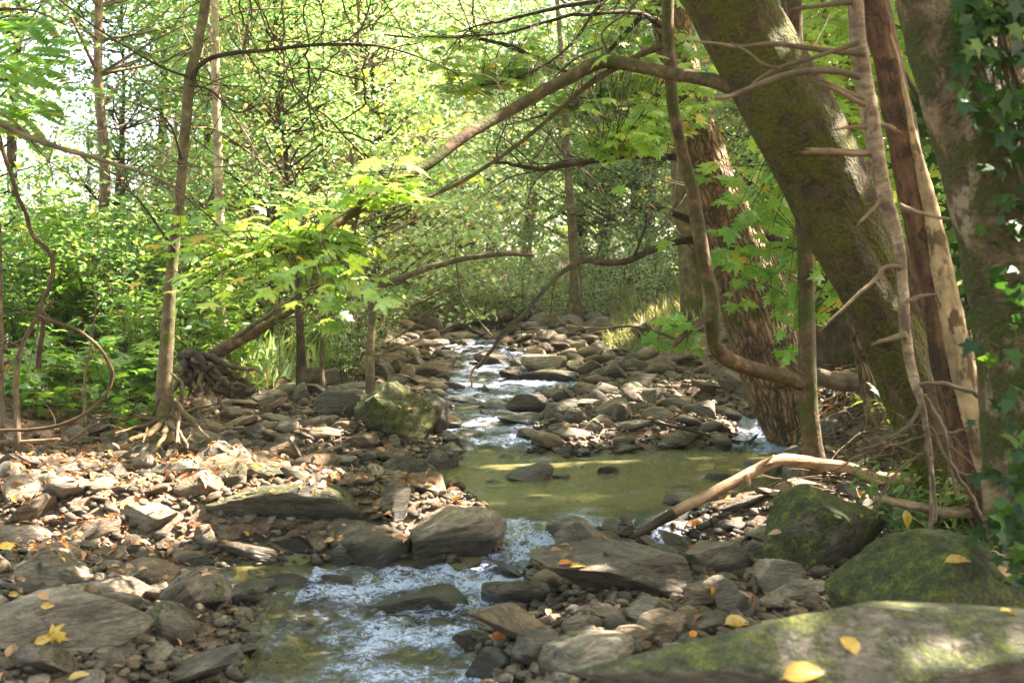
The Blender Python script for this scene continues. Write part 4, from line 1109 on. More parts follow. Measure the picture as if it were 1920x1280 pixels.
def above_frame(P):            # just above the sight line along the top of the photo
    return CAMZ + .262 * np.clip(P[:, 1], 0, 60) + .12

def tree(name, label, cat, base, group=None):
    return thing(name, label, cat, base, group)

# --- big mossy trunk leaning across the upper right
t = tree("mossy_tree", "thick dark mossy trunk leaning from lower right to the top of the picture", "tree", at(1800, 900, 5.0))
b = Bag()
DG_ = limb(b, [(1250, -180, 140), (1310, -90, 145), (1362, 0, 150), (1425, 110, 152), (1478, 205, 156), (1532, 305, 160), (1585, 430, 150), (1632, 530, 122), (1668, 610, 112), (1705, 720, 112), (1760, 850, 130), (1820, 960, 170)], 5.0, 260, 72, .15, 3)
b.out("trunk", B_moss, t)
b = Bag()
limb(b, [(1540, 360, 20, 4.93), (1562, 410, 62, 4.90), (1600, 490, 80, 4.88), (1650, 590, 78, 4.88), (1690, 680, 84, 4.9), (1735, 790, 95, 4.9), (1790, 950, 120, 4.9)][::1], None, 150, 44, .14, 8)
limb(b, [(1600, 400, 30, 5.05), (1655, 480, 110, 5.05), (1690, 570, 120, 5.05), (1730, 700, 120, 5.1), (1790, 880, 150, 5.1)], None, 130, 44, .14, 9)
b.out("secondary_stem", B_moss, t)
# the long branch that arches over the stream
b = Bag()
D1 = limb(b, [(1400, 172, 30, 5.0), (1330, 152, 26, 5.1), (1240, 135, 24, 5.3), (1135, 116, 26, 5.5), (1060, 150, 24, 5.4), (960, 205, 22, 5.3), (860, 262, 23, 5.1), (800, 310, 19, 5.0), (740, 342, 17, 4.9), (690, 375, 18, 4.8), (655, 402, 20, 4.8), (605, 437, 16, 4.75), (555, 462, 8, 4.7), (500, 478, 6, 4.7), (462, 474, 4, 4.7)], None, 90, 9, .12, 5, .006)
twigs(b, D1, 16, .55, .004, np.random.RandomState(4), .3, 1, .12, 2, 4)
limb(b, [(1245, 85, 15, 5.45), (1190, 108, 13, 5.5), (1110, 155, 12, 5.5), (1050, 205, 9, 5.5), (990, 255, 8, 5.4), (900, 320, 8, 5.3), (820, 362, 7, 5.2), (745, 385, 6, 5.1), (690, 396, 5, 5.0), (650, 384, 4, 4.9)], None, 60, 7, .1, 6, .004)
limb(b, [(1135, 118, 10, 5.5), (1138, 95, 6, 5.5), (1130, 60, 4, 5.5), (1180, 20, 4, 5.6), (1210, -20, 3, 5.6)], None, 20, 5)
limb(b, [(1130, 90, 4, 5.5), (1080, 110, 4, 5.6), (1040, 145, 3, 5.7), (1000, 200, 2, 5.7)], None, 20, 4)
b.out("arching_branch", B_sap, t)
crown_unique(t, M_mapledk, (1.2, 6.5, 5.0), (2.2, 2.6, 1.6), 70, 85, .17, 31, limbs_from=at(1310, -90, 5.0), zmin=above_frame)

# --- rough leaning trunk at the pool's far corner
t = tree("furrowed_tree", "leaning brown trunk with deeply furrowed bark at the far right corner of the pool", "tree", ground(1470, 835))
b = Bag()
limb(b, [(1240, -60, 70), (1262, 60, 72), (1285, 180, 80), (1318, 300, 90), (1358, 410, 104), (1398, 510, 120), (1428, 610, 132), (1455, 700, 128), (1478, 780, 110), (1488, 830, 96), (1492, 880, 90)], 8.2, 240, 60, .08, 12)
b.out("trunk", B_rough, t)
b = Bag()
DF = limb(b, [(1320, 330, 26, 8.3), (1280, 300, 18, 8.5), (1240, 292, 15, 8.6), (1180, 290, 13, 8.8), (1100, 303, 12, 9), (1020, 314, 10, 9.2), (960, 308, 7, 9.3), (926, 305, 5, 9.3)], None, 50, 7, .15, 2, .02)
twigs(b, DF, 22, .9, .007, np.random.RandomState(5), .2, 1, .1, 3, 4)
DF = limb(b, [(1300, 240, 24, 8.3), (1240, 232, 14, 8.4), (1180, 205, 10, 8.5), (1130, 190, 9, 8.6)], None, 30, 6, .1, 2, .02)
twigs(b, DF, 10, 1.0, .007, np.random.RandomState(6), .2, 1, .1, 3, 4)
DF = limb(b, [(1340, 430, 22, 8.4), (1290, 410, 16, 8.5), (1240, 392, 12, 8.5), (1218, 386, 9, 8.5)], None, 20, 6, .2, 3)
limb(b, [(1400, 432, 20, 8.4), (1450, 445, 18, 8.5), (1500, 462, 17, 8.6), (1560, 478, 12, 8.7)], None, 20, 6, .2, 3)
DF = limb(b, [(1330, 445, 20, 8.3), (1265, 455, 12, 8.2), (1210, 475, 13, 8.0), (1160, 492, 12, 7.8), (1100, 488, 11, 7.5), (1060, 506, 9, 7.2), (1020, 545, 8, 6.9), (985, 585, 8, 6.6), (955, 612, 9, 6.4), (925, 650, 7, 6.3), (895, 690, 5, 6.2)], None, 60, 7, .12, 4, .01)
twigs(b, DF, 10, .5, .003, np.random.RandomState(7), .2, .95, .1, 2, 4)
limb(b, [(1190, 480, 6, 7.9), (1205, 440, 5, 7.9), (1215, 415, 4, 7.9), (1222, 405, 3, 7.9)], None, 12, 4)
b.out("branch", B_dark, t)
crown_unique(t, M_maple, (2.6, 9.5, 6.0), (2.8, 2.8, 1.9), 80, 85, .17, 33, limbs_from=at(1240, -60, 8.2), zmin=above_frame)

# --- curved sapling pair
t = tree("forked_sapling", "slim forked sapling behind the pointed mossy boulder with one snaking limb", "tree", ground(1540, 915))
b = Bag()
limb(b, [(1486, -80, 28, 6.1), (1490, 40, 29, 6.1), (1494, 200, 30, 6.1), (1502, 330, 31, 6.1), (1510, 450, 31, 6.1), (1512, 560, 31, 6.1), (1514, 680, 34, 6.0), (1516, 760, 36, 6.0), (1524, 840, 40, 6.0), (1534, 890, 46, 6.0), (1550, 940, 56, 6.0)], None, 80, 14, .07, 21)
b.out("trunk", B_sap, t)
b = Bag()
limb(b, [(1508, 718, 34, 6.0), (1470, 706, 29, 5.95), (1420, 694, 29, 5.9), (1370, 676, 30, 5.8), (1342, 650, 28, 5.75), (1336, 600, 27, 5.7), (1336, 560, 26, 5.7), (1322, 500, 26, 5.7), (1310, 430, 27, 5.7), (1296, 350, 24, 5.7), (1278, 280, 22, 5.7), (1262, 200, 22, 5.7), (1256, 120, 23, 5.7), (1252, 40, 23, 5.7), (1254, -80, 20, 5.7)], None, 90, 12, .1, 22)
limb(b, [(1336, 598, 20, 5.7), (1315, 602, 14, 5.65), (1290, 622, 13, 5.6), (1270, 640, 12, 5.6), (1262, 652, 6, 5.6)], None, 20, 8, .15, 5)
DS = limb(b, [(1276, 640, 8, 5.6), (1230, 622, 6, 5.7), (1180, 612, 5, 5.8), (1130, 616, 4, 5.9), (1060, 612, 3, 6.0)], None, 24, 5, .1, 6, .006)
twigs(b, DS, 5, .3, .002, np.random.RandomState(9), .1, 1, .05, 1, 4)
b.out("snaking_limb", B_sap, t)
crown_unique(t, M_mapledk, (2.4, 6.8, 4.9), (1.6, 1.6, 1.3), 40, 80, .16, 35, limbs_from=at(1486, -80, 6.1), zmin=above_frame)

# --- reddish tree with a stripped pale edge
t = tree("stripped_tree", "reddish brown trunk with pale stripped wood along its right edge, right of the grey snag", "tree", at(1850, 900, 4.6))
b = Bag()
limb(b, [(1620, -120, 48), (1640, 0, 50), (1668, 130, 54), (1690, 250, 56), (1716, 370, 58), (1740, 480, 62), (1762, 580, 64), (1782, 680, 68), (1806, 780, 72), (1836, 880, 76), (1864, 980, 90)], 4.6, 260, 44, .2, 41)
b.out("trunk", B_red, t)
b = Bag()
limb(b, [(1660, 40, 10, 4.56), (1686, 140, 14, 4.56), (1712, 260, 18, 4.55), (1738, 360, 26, 4.54), (1756, 450, 36, 4.54), (1776, 560, 44, 4.53), (1798, 660, 46, 4.53), (1824, 770, 48, 4.53), (1848, 860, 46, 4.53), (1872, 950, 46, 4.53)], None, 220, 40, .2, 42)
b.out("stripped_wood", B_strip, t)
crown_unique(t, M_green, (3.6, 6.2, 5.2), (2.2, 2.2, 1.5), 60, 80, .17, 37, limbs_from=at(1620, -120, 4.6), zmin=above_frame)

# --- the dead grey snag
t = tree("dead_snag", "thin dead grey snag with broken stubs standing before the mossy trunk", "snag", at(1742, 1010, 4.2))
b = Bag()
limb(b, [(x_, y_, w_ * .82) for x_, y_, w_ in [(1598, -60, 34), (1608, 60, 38), (1622, 160, 40), (1634, 240, 42), (1648, 320, 36), (1664, 380, 32), (1684, 440, 25), (1692, 520, 24), (1697, 600, 27), (1704, 660, 24), (1716, 720, 22), (1730, 770, 14), (1744, 860, 12), (1748, 940, 10), (1742, 1020, 10)]], 4.2, 90, 12, .14, 51, .004)
b.out("trunk", B_birch, t)
for pts in ([(1636, 285, 15), (1600, 287, 16), (1560, 284, 17), (1519, 283, 16)], [(1632, 200, 12), (1600, 186, 12), (1570, 170, 11), (1536, 158, 9)], [(1630, 192, 10), (1590, 172, 9), (1540, 150, 7)],
            [(1638, 238, 12), (1600, 238, 9), (1568, 243, 6)], [(1640, 232, 10), (1660, 236, 12), (1678, 244, 13)], [(1660, 368, 12), (1640, 388, 10), (1612, 416, 7)],
            [(1686, 386, 14), (1720, 398, 9), (1760, 408, 8), (1800, 412, 6)], [(1700, 628, 16), (1675, 634, 14), (1645, 642, 9)], [(1702, 565, 12), (1724, 556, 10), (1746, 552, 6)],
            [(1692, 500, 10), (1660, 502, 10), (1640, 525, 9), (1600, 560, 8), (1545, 612, 6)], [(1628, 300, 16), (1634, 320, 10), (1622, 350, 4)]):
    b = Bag(); q = [(x_, y_, w_ * (.95 - .3 * i / len(pts)), 4.2 - .0006 * abs(x_ - 1650)) for i, (x_, y_, w_) in enumerate(pts)]
    limb(b, q, None, 22, 9, .3, int(pts[0][0]), .003)
    (x1, y1, w1, d1), (x0, y0, w0, d0) = q[-1], q[-2]; n1 = math.hypot(x1 - x0, y1 - y0); ux, uy = (x1 - x0) / n1, (y1 - y0) / n1
    for k in range(4):      # splintered end
        o1, o2, L = rs.uniform(-.3, .3) * w1, rs.uniform(-.4, .4) * w1, rs.uniform(6, 20)
        limb(b, [(x1 - ux * 6 + uy * o1, y1 - uy * 6 - ux * o1, w1 * .5, d1), (x1 + ux * L * .5 + uy * o2, y1 + uy * L * .5 - ux * o2, w1 * .3, d1), (x1 + ux * L + uy * o2, y1 + uy * L - ux * o2, .8, d1)], None, 6, 5)
    b.out("stub", B_dead, t)
b = Bag()
limb(b, [(1622, 102, 12), (1560, 96, 11), (1500, 88, 9), (1450, 82, 9), (1390, 88, 8), (1345, 82, 6), (1300, 78, 4)], 4.15, 40, 7, .1, 3)
limb(b, [(1612, 80, 10), (1580, 90, 9), (1520, 110, 8), (1465, 126, 8), (1420, 150, 6), (1395, 176, 4)], 4.1, 30, 7, .1, 4)
limb(b, [(1612, 145, 12), (1570, 134, 13), (1520, 133, 13), (1470, 142, 12), (1420, 160, 11), (1370, 180, 9), (1340, 184, 7)], 4.05, 34, 8, .1, 5)
limb(b, [(1460, 128, 6), (1430, 120, 5), (1405, 100, 5), (1370, 80, 4)], 4.08, 16, 5, .1, 6)
limb(b, [(1600, 4, 12), (1560, 8, 10), (1510, 14, 9), (1482, 20, 6)], 4.15, 20, 7, .1, 7)
b.out("dead_branch", B_twig, t)
b = Bag(); r_ = np.random.RandomState(77)
for k, pts in enumerate([[(1724, 722, 7), (1780, 718, 7), (1820, 735, 7), (1860, 770, 6), (1900, 830, 5)], [(1735, 740, 7), (1765, 790, 7), (1782, 860, 6), (1790, 930, 5)], [(1728, 760, 6), (1700, 800, 6), (1660, 820, 6), (1610, 845, 4)],
                         [(1745, 800, 6), (1790, 880, 6), (1830, 940, 5), (1860, 1000, 5)], [(1738, 800, 6), (1742, 880, 7), (1750, 960, 6), (1735, 1010, 5)], [(1820, 800, 4), (1790, 812, 4), (1730, 820, 4), (1640, 840, 3)],
                         [(1730, 850, 5), (1690, 880, 5), (1655, 930, 4), (1640, 960, 3)], [(1540, 885, 3), (1600, 860, 4), (1650, 830, 4), (1700, 815, 4)]]):
    E = limb(b, [(x_, y_, w_ * 1.2, 4.15) for x_, y_, w_ in pts], None, 24, 6, .1, k, .015)
    twigs(b, E, 3, .25, .0025, r_, .2, 1, .05, 2, 4)
b.out("dry_shoot", B_twig, t)

# --- ivy tree at the right edge
t = tree("ivy_tree", "thick blotchy trunk with ivy climbing it at the right edge", "tree", at(1945, 950, 3.6))
b = Bag()
DL = limb(b, [(1715, -160, 150), (1760, -20, 152), (1792, 100, 156), (1828, 240, 158), (1860, 370, 158), (1888, 500, 160), (1914, 640, 165), (1938, 800, 180), (1965, 1000, 220)], 3.6, 260, 72, .11, 61)
b.out("trunk", B_ivybark, t)
r_ = np.random.RandomState(62)
IV = []; b = Bag()
for k in range(13):
    x0 = r_.uniform(1840, 1930); y0 = r_.uniform(-20, 60)
    pts = [(x0 + i * r_.uniform(26, 34) * 1.0 + r_.normal(0, 9), y0 + i * 130, 4.5, 3.41 - .0002 * i) for i in range(8)]
    E = limb(b, pts, None, 40, 5, .1, k, .012)
    for e in E:
        for q in range(int(r_.uniform() < .45)):
            IV.append(e[:3] + r_.normal(0, .035, 3) + np.array([0, -.02, 0]))
for k in range(120):
    IV.append(at(r_.uniform(1790, 1940), 250 * r_.uniform(0, 1) ** 1.6 if r_.uniform() > .3 else r_.uniform(0, 60), 3.38 + r_.normal(0, .04)))
for k in range(60): IV.append(at(r_.normal(1905, 30), r_.normal(470, 220), 3.40 + r_.normal(0, .04)))
for k in range(120): IV.append(at(r_.normal(1925, 32), r_.normal(950, 80), 3.35 + r_.normal(0, .15)))
b.out("ivy_stem", B_vine, t)
IV = np.array(IV)
V, T = leafset(SMALLMAPLE, IV, np.array([-.1, -.8, .65]) + r_.normal(0, .6, IV.shape), r_.uniform(.035, .075, len(IV)), r_, np.array([0, 0, -1.0]) + r_.normal(0, .5, IV.shape))
part("ivy", V, T, M_ivy, t)
crown_unique(t, M_green, (3.4, 4.6, 5.2), (2.0, 2.4, 1.3), 60, 80, .17, 39, limbs_from=at(1715, -160, 3.6), zmin=above_frame)

# --- other trunks on the right
def simple_tree(label, pts, Y, bark, seed, seg=12, lump=.08, name="slender_tree", group=None, twn=0, twl=.6, crown=None, wob=0.0, mat=None):
    P_, R_ = pix(pts, Y)
    k = int(np.argmin(P_[:, 2]))
    base = P_[k].copy()
    t = tree(name, label, "tree", base, group)
    b = Bag(); D = limb(b, pts, Y, 50, seg, lump, seed, wob)
    gz = height(base[0], base[1])[0]
    if gz < base[2] - .02:
        Rr = max(R_[k], .004); e = P_[k]
        b.tube(np.array([e + [0, 0, .02], [e[0], e[1], gz - .1]]), np.array([Rr, Rr * 1.15]), seg)
    b.out("trunk", bark, t)
    if twn:
        b = Bag(); twigs(b, D, twn, twl, R_.mean() * .35, np.random.RandomState(seed), .05, .85, .08, 2, 4); b.out("branch", bark, t)
    if crown: crown_unique(t, mat or M_green, *crown, limbs_from=P_[0], zmin=above_frame)
    return t
simple_tree("dark furrowed trunk at the right edge behind the ivy tree", [(1888, -60, 46), (1892, 120, 48), (1896, 300, 52), (1890, 520, 56), (1880, 740, 70)], 7.4, B_rough, 71, 20, crown=((5.6, 7.6, 6.2), (2.4, 2.6, 1.8), 70, 80, .17, 711))
simple_tree("short brown trunk between the mossy trunk and the fork of the sapling", [(1585, 440, 26), (1598, 560, 28), (1608, 620, 30), (1625, 700, 34), (1645, 780, 46)], 6.9, B_rough, 72, 16)
simple_tree("broad dark trunk standing in shade behind the forked sapling", [(1530, 200, 56), (1540, 360, 62), (1552, 480, 70), (1570, 590, 84), (1580, 650, 106), (1585, 700, 130)], 9.6, B_dark, 73, 18, .12)
simple_tree("slim bare trunk at the top between the mossy trunk and the snag", [(1544, -60, 18), (1546, 60, 18), (1552, 200, 18), (1560, 500, 20), (1566, 640, 22)], 11.5, B_smooth, 74, 10)
simple_tree("thin brown trunk at the top just right of the reddish trunk", [(1700, -60, 12), (1704, 60, 13), (1712, 200, 14), (1716, 420, 16), (1722, 640, 18)], 8.6, B_dark, 75, 10)
simple_tree("grey furrowed trunk beyond the snag near the top", [(1590, -60, 40), (1594, 100, 44), (1600, 300, 50), (1600, 640, 58)], 14.0, B_rough, 76, 14)
simple_tree("grey trunk half hidden by maple leaves behind the furrowed tree", [(1250, -60, 30), (1256, 100, 32), (1268, 260, 34), (1290, 460, 40), (1300, 640, 44)], 13.0, B_smooth, 77, 12)
simple_tree("far slanting grey trunk behind the right rock bar", [(1330, 330, 22), (1338, 440, 24), (1345, 560, 26), (1350, 660, 30)], 16.0, B_dark, 78, 10)
simple_tree("far trunk with a split foot at the upstream end of the rock bar", [(1040, -60, 8), (1056, 150, 11), (1064, 300, 14), (1074, 440, 18), (1080, 540, 24), (1078, 600, 30), (1076, 640, 40)], 17.5, B_smooth, 79, 12, .15, twn=6, twl=1.6)
simple_tree("thin dark vine stem hanging right of the snag", [(1684, 112, 10), (1722, 180, 9), (1752, 250, 9), (1770, 310, 8), (1790, 400, 8), (1812, 600, 8), (1822, 800, 10)], 5.2, B_vine, 80, 7, .1, name="hanging_vine", wob=.02)

# --- left side
t = tree("slender_tree", "slender olive grey tree with bared roots on the left gravel bank", "tree", ground(308, 806))
b = Bag()
DA = limb(b, [(394, -90, 16), (385, 0, 17), (372, 80, 18), (356, 150, 21), (346, 260, 19), (336, 370, 19), (326, 470, 21), (318, 560, 23), (313, 640, 26), (308, 720, 29), (308, 780, 32), (310, 830, 38)], 7.0, 90, 14, .08, 81, .004)
b.out("trunk", B_smooth, t)
r_ = np.random.RandomState(82)
for k, pts in enumerate([[(310, 790, 16), (285, 806, 13), (262, 820, 11), (240, 826, 8)], [(314, 795, 16), (332, 806, 10), (345, 822, 7), (352, 840, 4)], [(306, 785, 14), (280, 796, 8), (250, 800, 6), (215, 812, 4)],
                         [(318, 775, 12), (340, 790, 7), (372, 800, 5), (390, 820, 3)], [(312, 800, 12), (306, 820, 9), (292, 838, 7), (280, 852, 4)], [(322, 740, 6), (330, 790, 6), (336, 830, 4)], [(300, 745, 6), (282, 790, 5), (268, 830, 4)],
                         [(320, 700, 4), (342, 720, 6), (338, 770, 6), (330, 830, 5)], [(306, 790, 10), (255, 780, 6), (232, 790, 4)]]):
    b = Bag(); E = limb(b, [(x_, y_, w_, 6.95 - .012 * (y_ - 790) * (y_ > 790)) for x_, y_, w_ in pts], None, 20, 7, .2, k, .012)
    twigs(b, E, 3, .18, .003, r_, .2, 1, .15, 1, 4); b.out("root", B_twig if k % 2 else B_sap, t)
b = Bag()
E = limb(b, [(358, 150, 12), (372, 125, 10), (400, 108, 9), (450, 98, 8), (520, 92, 7), (600, 84, 7), (680, 84, 6), (730, 90, 4), (800, 112, 3), (860, 140, 2)], 6.9, 50, 6, .08, 4, .004)
twigs(b, E, 8, .7, .004, r_, .3, 1, .05, 2, 4)
E = limb(b, [(352, 145, 5), (300, 125, 5), (240, 90, 4), (170, 45, 4), (110, 0, 3)], 6.9, 30, 5, .08, 5, .006); twigs(b, E, 7, .6, .003, r_, .1, 1, .05, 2, 4)
E = limb(b, [(340, 300, 5), (322, 240, 4), (290, 210, 3), (240, 190, 2)], 6.9, 20, 5); twigs(b, E, 4, .5, .003, r_, .1, 1, .05, 2, 4)
E = limb(b, [(328, 470, 8), (300, 430, 6), (265, 380, 4), (230, 350, 3), (190, 330, 2)], 6.9, 20, 5); twigs(b, E, 5, .4, .003, r_, .1, 1, .05, 2, 4)
E = limb(b, [(355, 160, 5), (395, 170, 5), (440, 210, 4), (480, 200, 3)], 6.9, 20, 5); twigs(b, E, 5, .5, .003, r_, .1, 1, .05, 2, 4)
twigs(b, DA[5:50], 14, .8, .004, r_, .05, .9, .02, 2, 4)
b.out("branch", B_dark, t)
crown_unique(t, M_green, (-2.0, 7.5, 4.6), (1.5, 1.5, 1.0), 26, 60, .13, 83, limbs_from=at(394, -90, 7.0), zmin=above_frame)

t = tree("pale_tree", "straight pale barked tree beyond the slender tree, lit along its right side", "tree", at(415, 640, 10.4))
b = Bag()
E = limb(b, [(400, -90, 15), (402, 0, 15), (404, 150, 16), (408, 260, 17), (412, 380, 17), (414, 500, 18), (416, 640, 20), (416, 700, 22)], 10.4, 60, 12, .04, 91)
b.out("trunk", B_pale, t)
b = Bag(); twigs(b, E, 22, 1.6, .010, r_, .02, .8, .02, 3, 4); b.out("branch", B_twig, t)
crown_unique(t, M_pale, (-2.8, 11.2, 5.6), (1.8, 1.8, 1.4), 40, 50, .13, 92, limbs_from=at(400, -90, 10.4), zmin=above_frame)

t = tree("leaning_tree", "low tree leaning right over the bank from a dark mass of torn roots", "tree", ground(370, 730))
b = Bag()
DC = limb(b, [(350, 720, 32), (385, 680, 28), (430, 648, 24), (480, 622, 19), (530, 592, 14), (580, 560, 10), (615, 535, 11), (640, 505, 9), (652, 475, 7)], 7.6, 60, 12, .14, 93)
b.out("trunk", B_sap, t)
b = Bag()
E = limb(b, [(430, 640, 10, 7.6), (490, 600, 8, 7.5), (545, 560, 6, 7.5), (580, 535, 5, 7.4), (640, 510, 3, 7.3)], None, 24, 6, .1, 2, .01)
twigs(b, E, 8, .5, .004, r_, .2, 1, .0, 2, 4); twigs(b, DC, 14, .6, .005, r_, .3, 1, -.02, 2, 4)
b.out("branch", B_smooth, t)
for k in range(20):
    b = Bag(); x0 = r_.uniform(330, 420); y0 = r_.uniform(655, 715)
    dx = r_.uniform(-30, 110); dy = r_.uniform(20, 70)
    limb(b, [(x0, y0, r_.uniform(10, 24), 7.6), (x0 + dx * .35, y0 + dy * .3 + r_.normal(0, 6), r_.uniform(9, 17), 7.5), (x0 + dx * .7, y0 + dy * .7, 9, 7.42), (x0 + dx, y0 + dy + r_.normal(0, 5), 3, 7.4)], None, 22, 7, .3, k + 100, .03)
    b.out("root", B_dark if k % 3 else B_twig, t)

t = tree("twisting_vine", "thick brown vine at the left edge twisting down in an S onto the soil", "vine", ground(60, 815), None)
b = Bag()
E = limb(b, [(-30, 120, 7), (0, 262, 8), (22, 330, 8), (45, 395, 8), (62, 440, 8), (90, 470, 8), (100, 500, 8), (92, 540, 8), (76, 578, 8), (74, 592, 8), (110, 606, 7), (150, 622, 7), (180, 645, 7), (202, 675, 7), (210, 705, 8), (195, 745, 6), (160, 775, 6), (110, 798, 7), (50, 806, 6), (0, 806, 6), (-60, 810, 6)], 6.3, 140, 9, .16, 101, .006)
b.out("stem", B_vine, t)
b = Bag()
limb(b, [(82, 588, 10), (80, 620, 9), (74, 660, 10), (72, 690, 12)], 6.35, 20, 7, .15, 102)
b.out("side_shoot", B_vine, t)

t = tree("overhanging_branch", "long pale bare branch slanting in from the left edge towards the slender tree", "branch", at(-250, 120, 5.2))
b = Bag()
E = limb(b, [(-300, 60, 18), (-120, 170, 14), (0, 232, 12), (70, 262, 11), (150, 288, 9), (230, 312, 7), (280, 328, 5), (328, 352, 4), (350, 372, 3)], 5.2, 70, 8, .1, 103, .004)
E2 = limb(b, [(150, 290, 5), (175, 310, 5), (230, 330, 4), (290, 345, 3), (330, 362, 2)], 5.2, 24, 5, .1, 3, .004)
E3 = limb(b, [(265, 322, 3), (280, 312, 4), (310, 312, 4), (360, 312, 3), (430, 312, 3), (500, 295, 2)], 5.2, 24, 5, .1, 4, .004)
E4 = limb(b, [(0, 210, 4), (40, 240, 4), (70, 280, 3), (92, 305, 3), (100, 342, 2)], 5.2, 24, 5, .1, 5, .004)
for q in (E, E2, E3, E4): twigs(b, q, 6, .35, .0028, r_, .2, 1, .0, 2, 4)
b.out("limb", B_twig, t)
simple_tree("thin grey sapling with pale bark beside the twisting vine's foot", [(100, 560, 5), (60, 610, 8), (38, 660, 9), (30, 720, 10), (32, 765, 12)], 6.6, B_twig, 104, 7, .1, name="sapling", twn=6, twl=.4)
simple_tree("very thin upright sapling at the left edge of the picture", [(0, 420, 6), (2, 560, 7), (3, 700, 8), (4, 750, 9)], 6.8, B_twig, 105, 7, .1, name="sapling", twn=4, twl=.4)
simple_tree("dead pale shoot standing among the green seedlings", [(182, 560, 3), (172, 640, 4), (160, 700, 5), (158, 745, 6)], 7.4, B_twig, 106, 6, .1, name="sapling", twn=7, twl=.35)
simple_tree("dark trunk among the bushes right of the leaning tree", [(556, 470, 12), (560, 560, 14), (563, 620, 15), (565, 690, 20)], 9.6, B_dark, 107, 10, .1, crown=None)
simple_tree("pale thin trunk close to the dark trunk in the bushes", [(598, 480, 8), (604, 560, 9), (605, 620, 9), (604, 690, 10)], 9.9, B_smooth, 108, 8)
t = simple_tree("dark crooked tree stretching one level bough over the stream", [(702, 520, 13), (699, 560, 14), (697, 610, 14), (694, 670, 17)], 9.5, B_smooth, 109, 10)
b = Bag()
E = limb(b, [(690, 535, 16), (712, 532, 16), (735, 528, 14), (765, 516, 13), (800, 504, 11), (850, 490, 11), (900, 480, 10), (950, 477, 9), (1002, 479, 6)], 9.5, 50, 8, .18, 5, .01)
twigs(b, E, 16, .5, .005, r_, .05, 1, -.04, 2, 4)
limb(b, [(855, 490, 4), (862, 540, 4), (880, 580, 4), (905, 610, 3), (935, 640, 3), (980, 660, 2)], 9.5, 24, 5, .1, 6, .01)
b.out("bough", B_smooth, t)
simple_tree("reddish thin trunk in the left wood ending in a broken top", [(520, 170, 10), (522, 210, 9), (512, 280, 10), (514, 350, 11), (520, 520, 12), (524, 660, 12)], 12.5, B_vine, 110, 8, .2, wob=.02, twn=6, twl=.9)
simple_tree("thin pale double trunk in the wood left of the arching branch", [(614, 180, 7), (616, 260, 8), (612, 360, 8), (618, 520, 9), (620, 650, 10)], 13.5, B_twig, 111, 8, .2, wob=.03, twn=10, twl=.9)
simple_tree("stump of a far leaning trunk in the haze upstream", [(845, 515, 16), (855, 545, 20), (862, 575, 24), (866, 610, 28)], 23, B_dark, 112, 8, .2)
simple_tree("straight dark trunk deep in the wood behind the twisting vine", [(228, 200, 10), (230, 400, 12), (232, 640, 14)], 17, B_dark, 113, 8, .1, twn=8, twl=1.2)

# tangle of thin dark vines hanging at the top, left of the middle
t = thing("hanging_vine", "tangle of thin dark vines hanging at the top left of the middle", "vine", at(560, 0, 8.0))
b = Bag(); r_ = np.random.RandomState(120)
for k, pts in enumerate([[(450, -40), (500, 40), (540, 110), (570, 180), (620, 240), (700, 270)], [(470, -40), (520, 90), (560, 170), (640, 250), (720, 330)], [(520, -40), (530, 60), (525, 150), (520, 210)],
                         [(575, -40), (578, 80), (586, 160), (588, 260)], [(620, -40), (600, 60), (560, 110), (535, 130)], [(700, -40), (680, 50), (640, 90), (600, 140), (560, 190)], [(880, -40), (892, 30), (902, 88)],
                         [(440, -40), (455, 40), (480, 90), (520, 120), (600, 130), (690, 160)], [(640, -40), (660, 60), (690, 120), (680, 200), (630, 230)], [(480, -40), (470, 90), (500, 180), (560, 230)]]):
    E = limb(b, [(x_, y_, r_.uniform(2, 4.2), 8.0 + .3 * math.sin(i * 1.3 + k)) for i, (x_, y_) in enumerate(pts)], None, 40, 5, .1, k, .05)
    twigs(b, E, 3, .7, .0035, r_, .1, 1, .1, 3, 4)
b.out("stem", B_vine, t)
# bare dark twigs reaching in from the upper middle
t = thing("overhanging_branch", "dark bare forked branch crossing the upper middle above the arching branch", "branch", at(1130, 0, 7.5))
b = Bag()
E = limb(b, [(1250, -60, 14), (1130, -2, 10), (1040, 16, 8), (960, 34, 6), (900, 48, 4), (860, 60, 3)], 7.5, 30, 6, .1, 4, .01); twigs(b, E, 8, .8, .005, r_, .1, 1, .05, 3, 4)
E = limb(b, [(1250, -20, 12), (1100, 130, 7), (1015, 112, 8), (960, 88, 8), (900, 74, 7), (840, 70, 6), (770, 70, 4), (720, 66, 3)], 8.2, 40, 6, .1, 5, .01); twigs(b, E, 12, .9, .005, r_, .1, 1, .05, 3, 4)
b.out("limb", B_dark, t)
def loose_branch(name, label, cat, pts, Y, bark, seed, tw=0, wob=.006, lump=.12, seg=10):
    P_, R_ = pix(pts, Y); t = thing(name, label, cat, P_[-1]); b = Bag(); D = limb(b, pts, Y, 60, seg, lump, seed, wob)
    if tw: twigs(b, D, tw, .25, .003, np.random.RandomState(seed), .1, .9, .05, 1, 5)
    b.out("stem", bark, t); return t, b
